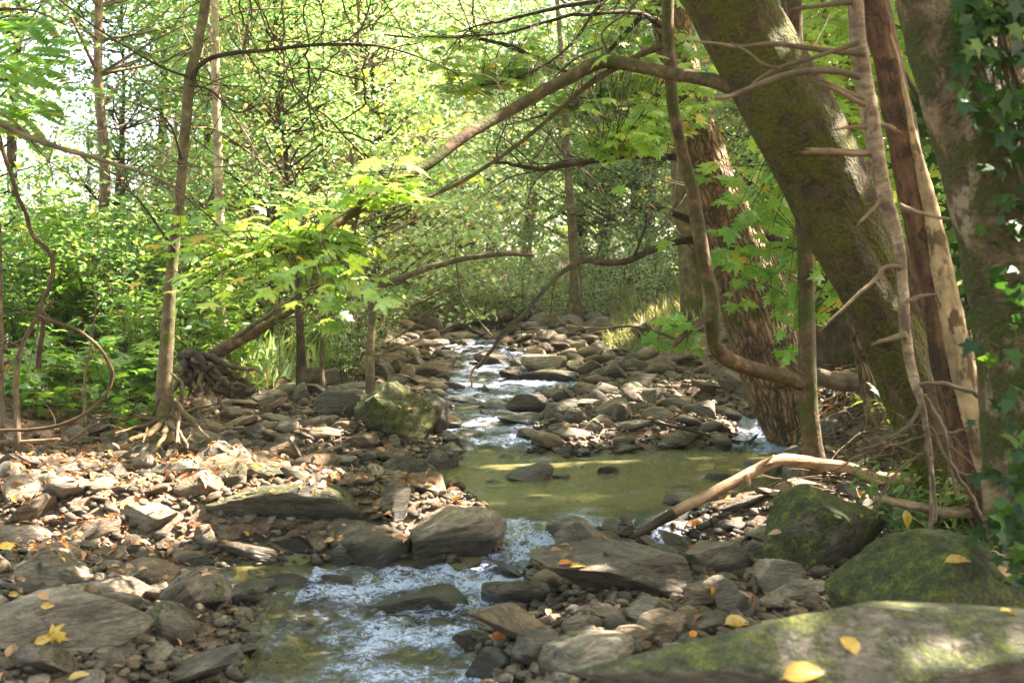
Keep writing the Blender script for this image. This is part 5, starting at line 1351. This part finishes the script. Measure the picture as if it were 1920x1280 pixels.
# pale curved branch resting over the pool's corner
t, _ = loose_branch("fallen_branch", "pale pinkish barkless branch arching from the boulders into the stream", "branch",
    [(1262, 962, 22, 5.35), (1300, 942, 21, 5.4), (1335, 925, 22, 5.45), (1375, 903, 22, 5.5), (1412, 885, 23, 5.55), (1445, 868, 23, 5.55), (1480, 862, 24, 5.6), (1520, 866, 22, 5.65), (1570, 873, 21, 5.65), (1605, 880, 20, 5.6), (1640, 895, 24, 5.55), (1680, 897, 22, 5.5), (1720, 896, 22, 5.4), (1765, 880, 20, 5.3), (1800, 870, 14, 5.2)], None, B_log, 131)
b = Bag(); limb(b, [(1184, 1008, 11, 5.2), (1215, 990, 15, 5.27), (1245, 972, 20, 5.32), (1266, 960, 23, 5.36), (1275, 954, 20, 5.37)], None, 20, 10, .12, 7); b.out("wet_tip", B_dark, t)
b = Bag(); limb(b, [(1400, 890, 10, 5.5), (1405, 905, 8, 5.47), (1404, 910, 4, 5.46)], None, 8, 6); limb(b, [(1445, 864, 10, 5.53), (1430, 872, 8, 5.5), (1452, 852, 3, 5.5)], None, 8, 6); b.out("knot", B_log, t)
loose_branch("fallen_log", "crooked brown log lying on the bank far upstream", "log", [(795, 634, 8), (820, 628, 14), (850, 620, 16), (880, 606, 14), (930, 600, 18), (960, 596, 20)], 17, B_dark, 132, wob=.06)
loose_branch("fallen_branch", "grey stick lying on the litter at the left edge", "branch", [(-40, 828, 9), (30, 828, 9), (80, 826, 8), (112, 822, 5)], 6.6, B_twig, 133, 3)
loose_branch("fallen_branch", "short forked grey stick poking out of the soil by the vine", "branch", [(120, 835, 5), (150, 812, 7), (185, 792, 5)], 6.8, B_twig, 134, 2)
loose_branch("fallen_branch", "dark stick lying across the front of the right rock bar", "branch", [(1220, 790, 5), (1290, 806, 6), (1350, 822, 7), (1400, 830, 7), (1420, 815, 4)], 8.2, B_dark, 135, 4)
loose_branch("fallen_branch", "thin grey stick on the middle of the right rock bar", "branch", [(1180, 762, 3), (1230, 768, 3), (1280, 778, 3)], 9.0, B_twig, 136, 2)
loose_branch("fallen_branch", "stubby brown log end sticking out beside the slender tree", "branch", [(330, 752, 8), (350, 780, 12), (368, 792, 13)], 6.9, B_smooth, 137, 0)
loose_branch("fallen_branch", "pale dry stick caught among stones below the level bough", "branch", [(935, 640, 8, 6.5), (900, 680, 5, 6.4), (885, 700, 5, 6.4), (884, 725, 4, 6.4)], None, B_dead, 138, 3)
loose_branch("fallen_log", "rotting grey log lying on the right bank behind the forked sapling", "log", [(1530, 700, 26), (1560, 712, 34), (1600, 716, 36), (1622, 706, 20)], 7.2, B_twig, 139, 0, lump=.25)
loose_branch("fallen_branch", "brown branch lying low at the right behind the ivy", "branch", [(1640, 935, 14), (1720, 950, 18), (1800, 962, 20), (1900, 950, 16)], 4.6, B_dead, 140, 4)
# small dead twigs and rootlets covering the right bank
r_ = np.random.RandomState(150); b = Bag()
for k in range(520):
    u = r_.uniform(); px_, py_ = (r_.uniform(1505, 1800), r_.uniform(690, 960)) if u < .72 else (r_.uniform(180, 480), r_.uniform(750, 850))
    g = ground(px_, py_)
    if inside(np.array([g[0]]), np.array([g[1]]), WPOLY)[0]: continue
    L = r_.uniform(.12, .6); a = r_.uniform(0, 6.28); n = 6
    q = [g + np.array([0, 0, .015])]
    d = np.array([math.cos(a), math.sin(a) * .5, r_.uniform(-.2, .5)])
    for i in range(n):
        d = d + r_.normal(0, .3, 3); d /= np.linalg.norm(d); p = q[-1] + d * L / n
        p[2] = max(p[2], height(p[0], p[1])[0] + .005) * .7 + .3 * (height(p[0], p[1])[0] + .02); q.append(p)
    w0 = r_.uniform(.002, .008) * (2 if r_.uniform() < .12 else 1)
    D = crom(np.column_stack([np.array(q), np.linspace(w0, w0 * .4, len(q))]), 12)
    b.tube(D[:, :3], D[:, 3], 4, cap=False)
tag(b.out("twigs", B_twig), "dead twigs and rootlets strewn over the banks", "twigs", kind="stuff")
#@@FOLIAGE
# ------------------------------------------------------------------ leafy sprays near the camera
def spray(parent, mat, tpl, anchors, region_, nt, nl, size, seed, face=.5, lat=.07, Yr=.35, bark=None, droop=.0, name="foliage"):
    """twigs run from the anchor points into an elliptical region; leaves sit along them.  anchors: world points; region_: px,py,rx,ry,Y"""
    r = np.random.RandomState(seed); b = Bag(); P = []; N = []; D_ = []; Sz = []
    px, py, rx, ry, Y = region_
    for k in range(nt):
        a_ = r.uniform(0, 6.28); q = math.sqrt(r.uniform())
        tgt = at(px + rx * q * math.cos(a_), py + ry * q * math.sin(a_), Y + r.normal(0, Yr))
        an = np.array(anchors[r.randint(len(anchors))])
        dd = [np.linalg.norm(np.array(x) - tgt) for x in anchors]; an = np.array(anchors[int(np.argsort(dd)[r.randint(min(4, len(dd)))])]) + r.normal(0, .01, 3)
        m = (an + tgt) / 2 + r.normal(0, .06, 3) + np.array([0, 0, .04])
        D = crom(np.column_stack([np.array([an, m, tgt]), [.0035, .002, .001]]), 14)
        b.tube(D[:, :3], D[:, 3], 4, cap=False)
        L = np.linalg.norm(tgt - an); seglen = min(1.0, .75 / max(L, .1))
        for i in range(nl):
            u = 1 - r.uniform(0, seglen); j = min(int(u * 13), 12)
            tg = D[j + 1, :3] - D[j, :3]; tg /= np.linalg.norm(tg) + 1e-9
            side = np.cross(tg, [0, 0, 1.0]); side *= (1 if i % 2 else -1)
            off = side * r.uniform(.2, 1) * lat + tg * r.uniform(-.02, .04) + np.array([0, 0, -droop * r.uniform(.2, 1)])
            P.append(D[j, :3] + off); D_.append(side + tg * .6 + np.array([0, 0, -.35]) + r.normal(0, .25, 3))
            N.append(np.array([0, -face, 1.0]) + r.normal(0, .28, 3)); Sz.append(size * r.uniform(.6, 1.15))
    P = np.array(P); kk = lit_filter(P, .04) if Y > 5.3 else np.ones(len(P), bool)
    V, T = leafset(tpl, P[kk], np.array(N)[kk], np.array(Sz)[kk], r, np.array(D_)[kk])
    part(name, V, T, mat, parent)
    b.out("twig", bark or B_dark, parent)
OB = {o.name: o for o in C.objects}
def pts_of(D, a=0, b_=1, n=12): return [D[int(i), :3] for i in np.linspace(a * (len(D) - 1), b_ * (len(D) - 1), n)]
mt, ft, st = OB["mossy_tree"], OB["furrowed_tree"], OB["forked_sapling"]
low = pts_of(D1, .5, 1, 14)
# left middle: the yellow green maple leaves hanging on the arching branch
spray(mt, M_maple, MAPLE, low, (555, 505, 190, 110, 4.85), 30, 6, .088, 201, .22, .10, .55)
spray(mt, M_maple, MAPLE, low, (470, 425, 160, 55, 5.0), 22, 7, .085, 203, .18, .10, .6)
spray(mt, M_maple, MAPLE, low, (370, 510, 130, 50, 5.2), 14, 7, .08, 204, .2, .10, .5)
spray(mt, M_maple, MAPLE, low, (700, 365, 60, 22, 4.7), 9, 7, .11, 205, .25, .09, .15)
spray(mt, M_maple, MAPLE, low, (645, 612, 40, 58, 4.6), 13, 7, .075, 206, .8, .06, .12)
sap = [at(1254, 40, 6.4), at(1262, 200, 6.4), at(1296, 350, 6.4), at(1322, 500, 6.4), at(1336, 590, 6.4)]
trk = [at(1500, 300, 6.3), at(1510, 450, 6.3), at(1512, 600, 6.3), at(1490, 40, 6.3), at(1494, 180, 6.3)]
spray(st, M_mapledk, MAPLE, trk, (1430, 480, 125, 60, 6.6), 20, 7, .11, 207, .8, .09, .25)
spray(st, M_mapledk, MAPLE, trk, (1400, 320, 110, 60, 6.7), 14, 7, .11, 208, .7, .09, .3)
spray(st, M_mapledk, MAPLE, sap, (1215, 345, 60, 35, 6.5), 5, 6, .11, 209, .7, .09, .15)
spray(st, M_mapledk, MAPLE, sap, (1235, 480, 50, 45, 6.5), 6, 6, .11, 210, .7, .09, .15)
spray(st, M_mapledk, MAPLE, [at(1262, 645, 5.7), at(1290, 622, 5.7)], (1265, 640, 60, 40, 5.8), 9, 5, .09, 211, .9, .07, .1)
spray(st, M_mapledk, MAPLE, trk, (1480, 672, 24, 26, 6.1), 4, 5, .09, 212, .9, .06, .05)
spray(st, M_mapledk, MAPLE, trk, (1560, 500, 60, 60, 6.5), 14, 7, .10, 213, .6, .09, .3)
spray(st, M_mapledk, MAPLE, trk, (1400, 600, 80, 40, 6.5), 4, 6, .10, 2131, .8, .09, .2)
b = Bag(); upper = []
for k, pts in enumerate([[(1262, 60, 14, 8.1), (1180, 20, 9, 7.7), (1080, 30, 7, 7.5), (960, 60, 5, 7.6), (820, 70, 3, 7.8)], [(1275, 190, 14, 8.1), (1200, 170, 9, 7.4), (1120, 185, 6, 7.1), (1020, 215, 4, 7.1), (940, 235, 2, 7.2)],
                         [(1250, -20, 12, 8.1), (1150, -10, 8, 7.6), (1060, 90, 5, 7.5), (980, 140, 4, 7.8), (870, 170, 2, 8.0)], [(1290, 240, 12, 8.1), (1250, 250, 7, 7.3), (1180, 262, 4, 6.9), (1110, 280, 2, 6.9)]]):
    E = limb(b, pts, None, 40, 6, .1, k, .02); twigs(b, E, 8, .5, .003, np.random.RandomState(k), .2, 1, .03, 2, 4); upper += pts_of(E, .15, 1, 16)
b.out("leafy_limb", B_dark, ft)
spray(ft, M_maple, MAPLE, upper, (1140, 90, 160, 110, 7.4), 90, 11, .115, 214, .55, .12, .8)
spray(ft, M_maple, MAPLE, upper, (1150, 240, 120, 60, 7.0), 46, 10, .11, 215, .6, .10, .5)
spray(ft, M_maple, MAPLE, upper, (970, 120, 170, 100, 7.9), 70, 10, .10, 216, .4, .12, .8)
spray(ft, M_maple, MAPLE, upper, (1310, 120, 60, 120, 7.0), 22, 9, .12, 217, .6, .1, .5)
rt = [at(x, y, 8.2) for x, y in ((1560, -60), (1700, -40), (1640, 100), (1740, 200), (1560, 200))]
spray(OB["stripped_tree"], M_maple, MAPLE, rt, (1590, 120, 110, 130, 8.2), 60, 11, .12, 218, .6, .12, .8)
spray(OB["stripped_tree"], M_mapledk, MAPLE, rt, (1720, 250, 60, 160, 7.2), 44, 10, .12, 219, .6, .12, .8)
spray(OB["stripped_tree"], M_mapledk, MAPLE, [at(1760, 420, 6.5), at(1750, 560, 6.5), at(1740, 300, 6.5)], (1775, 480, 60, 130, 6.4), 22, 9, .11, 220, .6, .12, .5)
# ivy leaves climbing the thin vine right of the snag
spray(OB["hanging_vine"], M_ivy, SMALLMAPLE, [at(1722, 180, 5.2), at(1752, 250, 5.2), at(1790, 400, 5.2), at(1812, 600, 5.2), at(1820, 760, 5.2)], (1780, 440, 60, 270, 5.1), 34, 6, .085, 221, 1.0, .07, .15, B_vine)
# compound leaves at the upper left
t = tree("walnut_tree", "tree reaching in at the upper left with long feather shaped leaves", "tree", at(-220, 760, 6.0))
b = Bag(); E = limb(b, [(-200, -200, 60), (-215, 200, 66), (-222, 500, 74), (-225, 800, 90)], 6.0, 40, 12, .1, 222)
b.out("trunk", B_smooth, t)
an = [at(-100, -60, 5.6), at(0, 30, 5.5), at(-60, 120, 5.5), at(60, -40, 5.6)]
b = Bag(); limb(b, [(-210, 60, 22, 6.0), (-100, 40, 12, 5.8), (-20, 20, 8, 5.6), (60, 20, 4, 5.5), (130, 50, 2, 5.5)], None, 30, 6); limb(b, [(-212, 220, 18, 6.0), (-60, 160, 8, 5.7), (30, 150, 4, 5.5), (70, 170, 2, 5.5)], None, 30, 6); b.out("branch", B_dark, t)
r_ = np.random.RandomState(223); P = []; N = []; Dd = []
for k in range(34):
    x0 = r_.uniform(-60, 110); y0 = r_.uniform(30, 230)
    if k > 36: x0 = r_.uniform(-40, 60); y0 = r_.uniform(230, 330)
    P.append(at(x0, y0, 5.7 + r_.normal(0, .2))); N.append(np.array([0, -.55, 1]) + r_.normal(0, .25, 3)); Dd.append(np.array([1, -.3, -.25]) + r_.normal(0, .45, 3))
V, T = leafset(PINNATE, np.array(P), np.array(N), r_.uniform(.17, .28, len(P)), r_, np.array(Dd)); part("foliage", V, T, M_mapledk, t)
crown_unique(t, M_green, (-3.4, 7.0, 4.6), (1.6, 2.0, 1.0), 26, 60, .13, 224, limbs_from=at(-200, -200, 6.0), zmin=above_frame)

# ------------------------------------------------------------------ trees of the wood behind
def proto_tree(name, mat, bark, H, z0, R, n_cl, n_per, size, seed, blob=(.38, .38, .10), tpl=SMALL, r0=.07, tilt=.55, lean=.0, face=.0):
    """one tree standing at the origin: trunk with limbs, and a crown of leaf layers around the limb ends"""
    r = np.random.RandomState(seed)
    t = thing(name, None, None)
    b = Bag(); tr = np.array([[lean * (max(z, 0) / H) ** 1.5 * H + .06 * H * .2 * math.sin(z * 1.1 + seed), .05 * math.sin(z * 1.7 + seed), z] for z in np.linspace(-.2, H * .93, 9)])
    D = crom(np.column_stack([tr, np.linspace(r0, r0 * .2, 9)]), 22); b.tube(D[:, :3], D[:, 3], 8, .08, seed)
    b.out("trunk", bark, t)
    cc = []; b = Bag()
    for k in range(n_cl):
        f = r.uniform(0, 1); z = z0 + (H - z0) * f
        rad = R * (1 - .75 * f ** 1.6) * r.uniform(.25, 1) ** .6
        a = r.uniform(0, 6.28)
        e = np.array([rad * math.cos(a) + lean * z, rad * math.sin(a), z + r.normal(0, .1)])
        zz_ = max(.3, z - rad * .35); j = int(np.clip(zz_ / (H * .93) * 21, 0, 20)); o_ = D[j, :3]
        m = (o_ + e) / 2 + r.normal(0, .1, 3)
        E = crom(np.column_stack([np.array([o_, m, e]), [D[j, 3] * .45, .012, .004]]), 8); b.tube(E[:, :3], E[:, 3], 4, cap=False); cc.append(e)
    b.out("limb", bark, t)
    P = np.repeat(np.array(cc), n_per, 0) + r.normal(0, 1, (n_cl * n_per, 3)) * np.array(blob)
    N = np.array([0, -face, 1.0]) + r.normal(0, tilt, P.shape)
    V, T = leafset(tpl, P, N, r.uniform(.7, 1.3, len(P)) * size, r); part("crown", V, T, mat, t)
    return t
def kids(o): return [c for c in C.objects if c.parent == o]
def copy_tree(o, ch):
    c = o.copy(); C.objects.link(c)
    for x in ch:
        d = x.copy(); C.objects.link(d); d.parent = c
    return c
SP = [  # prototype, adjective
    (proto_tree("young_tree", M_green, B_dark, 5.0, .7, 1.7, 85, 60, .085, 301, (.27, .27, .06), tilt=.45), "green small leaved tree"),
    (proto_tree("young_tree", M_pale, B_twig, 5.6, .8, 2.0, 85, 60, .09, 302, (.27, .27, .06), tilt=.5), "pale green tree"),
    (proto_tree("young_tree", M_yellow, B_dark, 5.2, .9, 2.0, 80, 60, .085, 303, (.27, .27, .06), tilt=.5), "yellowing tree"),
    (proto_tree("young_tree", M_maple, B_smooth, 5.6, 1.0, 2.1, 80, 44, .12, 304, (.42, .42, .07), SMALLMAPLE, tilt=.45), "bright yellow green maple"),
    (proto_tree("tall_tree", M_pale, B_dark, 12.0, 2.2, 3.6, 130, 56, .14, 305, (.48, .48, .10), r0=.16, tilt=.6), "tall pale leaved tree"),
    (proto_tree("tall_tree", M_green, B_rough, 12.5, 2.8, 3.8, 130, 56, .14, 306, (.48, .48, .10), r0=.18, tilt=.6), "tall green tree"),
    (proto_tree("pole_tree", M_green, B_twig, 9.0, 3.6, 2.0, 80, 60, .11, 307, (.45, .45, .12), r0=.075, tilt=.6), "slim trunk with high crown"),
    (proto_tree("pole_tree", M_pale, B_dark, 9.5, 4.2, 2.0, 80, 60, .11, 308, (.45, .45, .12), r0=.09, tilt=.6, lean=.05), "slim dark trunk with high crown"),
]
KID = [kids(p) for p, _ in SP]
used_ = [False] * len(SP)
def put(k, x, y, s, rz, where, grp):
    p, adj = SP[k]
    o = p if not used_[k] else copy_tree(p, KID[k]); used_[k] = True
    o.location = (x, y, height(x, y)[0] - .05); o.scale = (s, s, s * rs.uniform(.9, 1.1)); o.rotation_euler = (rs.normal(0, .04), rs.normal(0, .04), rz)
    tag(o, "%s in the wood %s" % (adj, where), "tree", "%ss %s" % (adj, grp))
    cuts_.append((o, k))
    return o
cuts_ = []
def X(px, Y): return (px - 960) / F * Y
# (px, Y, kind, size)
LST = [(140, 13, 6, 1), (300, 18, 7, 1), (455, 16, 6, 1), (575, 15, 7, 1), (655, 19, 6, 1), (735, 23, 7, 1), (805, 25, 6, 1.1), (880, 29, 7, 1.1), (1230, 23, 6, 1), (1480, 16.5, 7, 1), (1450, 19, 6, 1), (1540, 18, 7, 1), (1660, 15, 6, 1), (1740, 17, 7, 1), (1830, 14, 6, 1), (40, 17, 7, 1), (-20, 14, 6, 1),
       (560, 13.5, 1, .75), (720, 24, 1, 1.1), (600, 24, 0, 1.1), (430, 24, 0, 1.1), (1150, 28, 0, 1.3), (1300, 30, 0, 1.4), (1480, 29, 0, 1.4), (820, 30, 0, 1.3), (1700, 26, 0, 1.3),
       (-60, 10, 0, .8), (520, 11.5, 0, .72), (640, 12.5, 1, .8), (470, 14, 1, .9), (720, 14.5, 0, .85), (250, 15, 0, .8), (390, 17, 0, 1), (590, 17, 3, .95), (760, 18, 1, 1), (790, 21, 1, .9), (680, 21, 1, 1.1), (500, 21, 1, 1.1),
       (330, 22, 1, 1.0), (900, 26, 1, 1.2), (780, 27, 1, 1.2), (640, 27, 1, 1.3), (1120, 28, 1, 1.1), (1190, 25, 1, 1.1), (1330, 21, 1, .9), (1370, 18, 2, .9), (1440, 21, 1, 1.1),
       (1530, 17, 0, 1), (1560, 15, 0, .9), (1660, 14, 3, .9), (1760, 12.5, 3, .9), (1760, 12, 0, .85), (1860, 11.5, 3, .9), (1960, 12, 0, 1), (1420, 24, 1, 1.2), (1600, 22, 1, 1.2), (1720, 19, 3, 1.2), (1880, 18, 1, 1.2),
       (1590, 12.5, 3, .6), (1230, 24, 0, 1.2), (100, 26, 1, .8), (-100, 20, 1, 1.1), (200, 29, 0, .9), (420, 27, 1, 1.0),
       (860, 36, 1, 1.6), (1130, 34, 0, 1.5), (700, 36, 0, 1.5)]
for px, Y, k, s in LST:
    wh = "left of the stream" if px < 840 else ("beyond the head of the stream" if Y > 22.5 and px < 1180 else "right of the stream")
    put(k, X(px, Y) + rs.normal(0, .15), Y, s, rs.uniform(0, 6.28), wh, wh)
for px, Y, k, s in [(640, 26, 4, 1.0), (840, 32, 4, 1.1), (990, 36, 5, 1.1), (1100, 30, 4, 1.05), (1220, 26, 5, 1.0), (1380, 27, 4, 1), (1530, 24, 5, 1), (1700, 24, 4, 1), (1850, 22, 5, 1), (480, 31, 4, 1), (740, 40, 5, 1.2),
                    (910, 44, 4, 1.3), (1080, 44, 4, 1.2), (560, 22, 4, .85), (1290, 38, 4, 1.2), (1500, 38, 4, 1.2), (1750, 36, 5, 1.2)]:
    wh = "left of the stream" if px < 840 else ("beyond the head of the stream" if px < 1180 else "right of the stream")
    put(k, X(px, Y), Y, s, rs.uniform(0, 6.28), wh, wh)
# unseen trees added around the camera to block light on the rock faces
for x_, y_, k in [(-3.2, -4.5, 5), (.8, -6.5, 4), (4.4, -4.0, 5), (-6.5, -.5, 4), (6.8, .5, 5), (-8.5, 5.0, 5), (-1.5, -10, 5), (13.5, 4.5, 4), (-6.8, -7, 5), (5.5, -9, 5)]:
    put(k, x_, y_, .9, rs.uniform(0, 6.28), "out of view around the viewpoint, added to block light", "out of view around the viewpoint, added to block light")
# gaps in the crowns where the sun comes through onto the stream
bpy.context.view_layer.update()
for o, k in cuts_:
    if o.location.y > 24 or o.location.x < -2.5 and o.location.y < 30: continue
    tpl = SMALLMAPLE if k == 3 else SMALL; kv = len(tpl[0])
    for c in kids(o):
        if not c.name.startswith("crown"): continue
        n_ = len(c.data.vertices); V = np.zeros(n_ * 3, np.float32); c.data.vertices.foreach_get("co", V); V = V.reshape(-1, 3)
        M = np.array(o.matrix_world); Wc = (V.reshape(-1, kv, 3).mean(1)) @ M[:3, :3].T + M[:3, 3]
        kp = lit_filter(Wc, .05)
        if (~kp).sum() < 15: continue
        V = V.reshape(-1, kv, 3)[kp]; T = (tpl[1][None] + (np.arange(len(V)) * kv)[:, None, None]).reshape(-1, 3)
        c.data = mesh_np("crown", V.reshape(-1, 3), T, c.data.materials[0])
# far off wood: one mass
r_ = np.random.RandomState(400); n_ = 42000
x = r_.uniform(-42, 42, n_); y = r_.uniform(46, 62, n_)
top = 9 + 5 * fbm(np.stack([x * .12, y * .1, x * 0], 1), 3, 5) + np.clip(x * .45, -9, 3)
z = height(x, y) + r_.uniform(0, 1, n_) ** 1.1 * np.clip(top, 2, 20)
P = np.stack([x, y, z], 1)
P = P[fbm(P * .35, 2, 8) > -.38]
V, T = leafset(SMALL, P, np.array([0, -.5, 1.0]) + r_.normal(0, .7, P.shape), r_.uniform(.3, .6, len(P)), r_)
tag(link("far_wood", mesh_np("far_wood", V, T, M_pale)), "far off sunlit wood closing the view", "wood", kind="stuff")

# ------------------------------------------------------------------ shrubs, weeds, seedlings, grass
def proto_shrub(name, mat, tpl, h, n_st, n_lf, size, seed, spread=.35, sw=.003, face=.3):
    r = np.random.RandomState(seed); t = thing(name, None, None); b = Bag(); P = []; N = []; Dd = []
    for k in range(n_st):
        a = r.uniform(0, 6.28); q = r.uniform(0, .12); hh = h * r.uniform(.6, 1.1); ln = r.uniform(.1, 1) * spread
        e = np.array([math.cos(a) * (q + ln), math.sin(a) * (q + ln), hh]); o_ = np.array([math.cos(a) * q, math.sin(a) * q, -.05])
        D = crom(np.column_stack([np.array([o_, o_ * .5 + e * .5 + [0, 0, hh * .12], e]), [sw, sw * .7, sw * .3]]), 14); b.tube(D[:, :3], D[:, 3], 4, cap=False)
        for i in range(n_lf):
            j = int(r.uniform(.2, 1) * 13); g = r.uniform(0, 6.28)
            dr = np.array([math.cos(g), math.sin(g), r.uniform(-.2, .5)]); P.append(D[j, :3] + dr * .02); Dd.append(dr); N.append(np.array([0, -face, 1]) + r.normal(0, .35, 3))
    b.out("stem", B_vine, t); V, T = leafset(tpl, np.array(P), np.array(N), r.uniform(.6, 1.2, len(P)) * size, r, np.array(Dd)); part("foliage", V, T, mat, t)
    return t
SH = [(proto_shrub("leafy_weed", M_weed, LANCE, 1.25, 22, 17, .17, 501, .5), "dark green long leaved weed", "weed"),
      (proto_shrub("leafy_weed", M_weed, LANCE, .8, 20, 16, .13, 502, .45), "low green long leaved weed", "weed"),
      (proto_shrub("small_shrub", M_green, OVAL, 1.3, 18, 26, .06, 503, .6), "small leaved green shrub", "shrub"),
      (proto_shrub("small_shrub", M_pale, OVAL, 1.1, 18, 26, .06, 504, .6), "pale yellowish shrub", "shrub"),
      (proto_shrub("maple_seedling", M_weed, SMALLMAPLE, .32, 6, 7, .11, 505, .2, .002, .1), "bright green maple seedling", "seedling")]
KS = [kids(p[0]) for p in SH]; us = [False] * len(SH)
def plant(k, x, y, s, where):
    p, adj, cat = SH[k]
    o = p if not us[k] else copy_tree(p, KS[k]); us[k] = True
    o.location = (x, y, height(x, y)[0]); o.scale = (s, s, s); o.rotation_euler = (0, 0, rs.uniform(0, 6.28))
    tag(o, "%s growing %s" % (adj, where), cat, "%ss %s" % (adj, where))
for i in range(56):
    Y = rs.uniform(9.2, 14); px = rs.uniform(-60, 500 - (Y - 8) * 10); plant([0, 0, 1, 1, 2][rs.randint(5)], X(px, Y), Y, rs.uniform(.75, 1.15), "on the left bank behind the twisting vine")
for i in range(26):
    Y = rs.uniform(10, 17); px = rs.uniform(480, 760 - (Y - 10) * 4); plant([2, 3, 2, 1][rs.randint(4)], X(px, Y), Y, rs.uniform(.5, .9), "between the leaning tree and the upper stream")
for i in range(60):
    Y = rs.uniform(18.0, 27); px = rs.uniform(700, 1290); plant([2, 3, 3][rs.randint(3)], X(px, Y), Y, rs.uniform(.7, 1.3), "at the head of the stream")
for i in range(26):
    Y = rs.uniform(12.5, 20); px = rs.uniform(1190, 1700); plant([2, 3][rs.randint(2)], X(px, Y), Y, rs.uniform(.6, 1.1), "behind the right rock bar")
for i in range(22):
    Y = rs.uniform(7.2, 10.5); px = rs.uniform(1620, 1920); plant([2, 1, 3][rs.randint(3)], X(px, Y), Y, rs.uniform(.35, .7), "on the right bank behind the stripped tree")
for i in range(22):
    Y = rs.uniform(7.4, 8.8); px = rs.uniform(20, 300); plant(4, X(px, Y), Y, rs.uniform(.7, 1.3), "on the soil left of the slender tree")
for i in range(14):
    Y = rs.uniform(4.3, 6.4); px = rs.uniform(1690, 1900); plant([4, 1][i % 2], X(px, Y), Y, rs.uniform(.3, .6), "at the foot of the ivy tree")
for i in range(14):
    Y = rs.uniform(17, 26); px = rs.uniform(-40, 330); plant(3, X(px, Y), Y, rs.uniform(.8, 1.4), "in the sunny clearing at the left")
# ferns on the right bank
fe = None
for i, (px, py, Y, s) in enumerate([(1725, 800, 5.6, .3), (1690, 770, 6.2, .34), (1660, 790, 6.0, .28), (1765, 830, 5.2, .25)]):
    t = thing("fern", ["fern with narrow fronds just left of the reddish trunk's foot", "larger fern on the right bank above the twig tangle", "small fern beside the short brown trunk's foot", "little fern between the reddish trunk and the ivy tree"][i], "fern", ground(px, py))
    base = np.array(t.location); r_ = np.random.RandomState(600 + i); m = 9; a = r_.uniform(0, 6.28, m)
    Dd = np.stack([np.cos(a), np.sin(a) * .8, np.full(m, 1.0)], 1); V, T = leafset(PINNATE, np.repeat(base[None], m, 0), np.stack([-np.cos(a), -np.sin(a), np.full(m, .9)], 1), r_.uniform(.7, 1, m) * s, r_, Dd)
    part("frond", V, T, M_weed, t)
# grasses, one mass: blades on the banks
r_ = np.random.RandomState(650); Pg = []
def grass(n, f):
    x, y = f(n); d0, il, ir, dl, dr = region(x, y); k = (d0 > .15) & (il | ir); x = x[k]; y = y[k]; return np.stack([x, y, height(x, y)], 1)
g1 = grass(9000, lambda n: (lambda Y: (X(r_.uniform(1080, 1500, n), Y), Y))(r_.uniform(12.5, 22, n)))
g2 = grass(9000, lambda n: (lambda Y: (X(r_.uniform(440, 760, n), Y), Y))(r_.uniform(8.6, 18, n)))
g3 = grass(9000, lambda n: (lambda Y: (X(r_.uniform(-200, 460, n), Y), Y))(r_.uniform(12, 34, n)))
BL = (np.array([[-.02, 0, 0], [.02, 0, 0], [.014, .6, -.06], [0, 1, -.3]]), np.array([[0, 1, 2], [0, 2, 3]]))
for nm, gg, mt_, sz, lab in (("dry_grass", np.vstack([g1, g3]), M_dry, .2, "dry pale grass on the sunny banks"), ("green_grass", g2, M_pale, .25, "short green grass on the left bank above the boulders")):
    n_ = len(gg); up = np.array([0, 0, 1.0]) + r_.normal(0, .35, (n_, 3)); V, T = leafset(BL, gg, np.array([0, -1, .1]) + r_.normal(0, .6, (n_, 3)), r_.uniform(.5, 1.2, n_) * sz, r_, up)
    tag(link(nm, mesh_np(nm, V, T, mt_)), lab, "grass", kind="stuff")
# low green ground cover
n_ = 7000; Y = r_.uniform(9.8, 17, n_); x = X(r_.uniform(-80, 560, n_), Y); d0, il, ir, dl, dr = region(x, Y); k = il & (dl > .5)
gg = np.stack([x, Y, height(x, Y) + r_.uniform(.03, .3, n_)], 1)[k]
V, T = leafset(SMALLMAPLE, gg, np.array([0, -.4, 1]) + r_.normal(0, .4, gg.shape), r_.uniform(.05, .12, len(gg)), r_)
tag(link("ground_cover", mesh_np("ground_cover", V, T, M_weed)), "low green leaves carpeting the left bank", "ground cover", kind="stuff")
print("objects", len(C.objects))

# ------------------------------------------------------------------ pale air between the trees
import bmesh
hb = bmesh.new(); bmesh.ops.create_cube(hb, size=1.0)
for v in hb.verts: v.co = Vector((v.co.x * 460, 110 + v.co.y * 260, 12 + v.co.z * 28))
hm = bpy.data.meshes.new("haze"); hb.to_mesh(hm); hb.free()
mh, th, oh = nodes("haze_air")
pv = th.nodes.new("ShaderNodeVolumePrincipled"); pv.inputs["Color"].default_value = (.95, .97, .93, 1); pv.inputs["Density"].default_value = .0006; pv.inputs["Anisotropy"].default_value = .3
th.links.new(pv.outputs[0], oh.inputs["Volume"]); hm.materials.append(mh)
tag(link("haze", hm), "thin pale haze in the air of the wood", "haze", kind="stuff")
cy.volume_bounces = 1
cy.volume_max_steps = 64
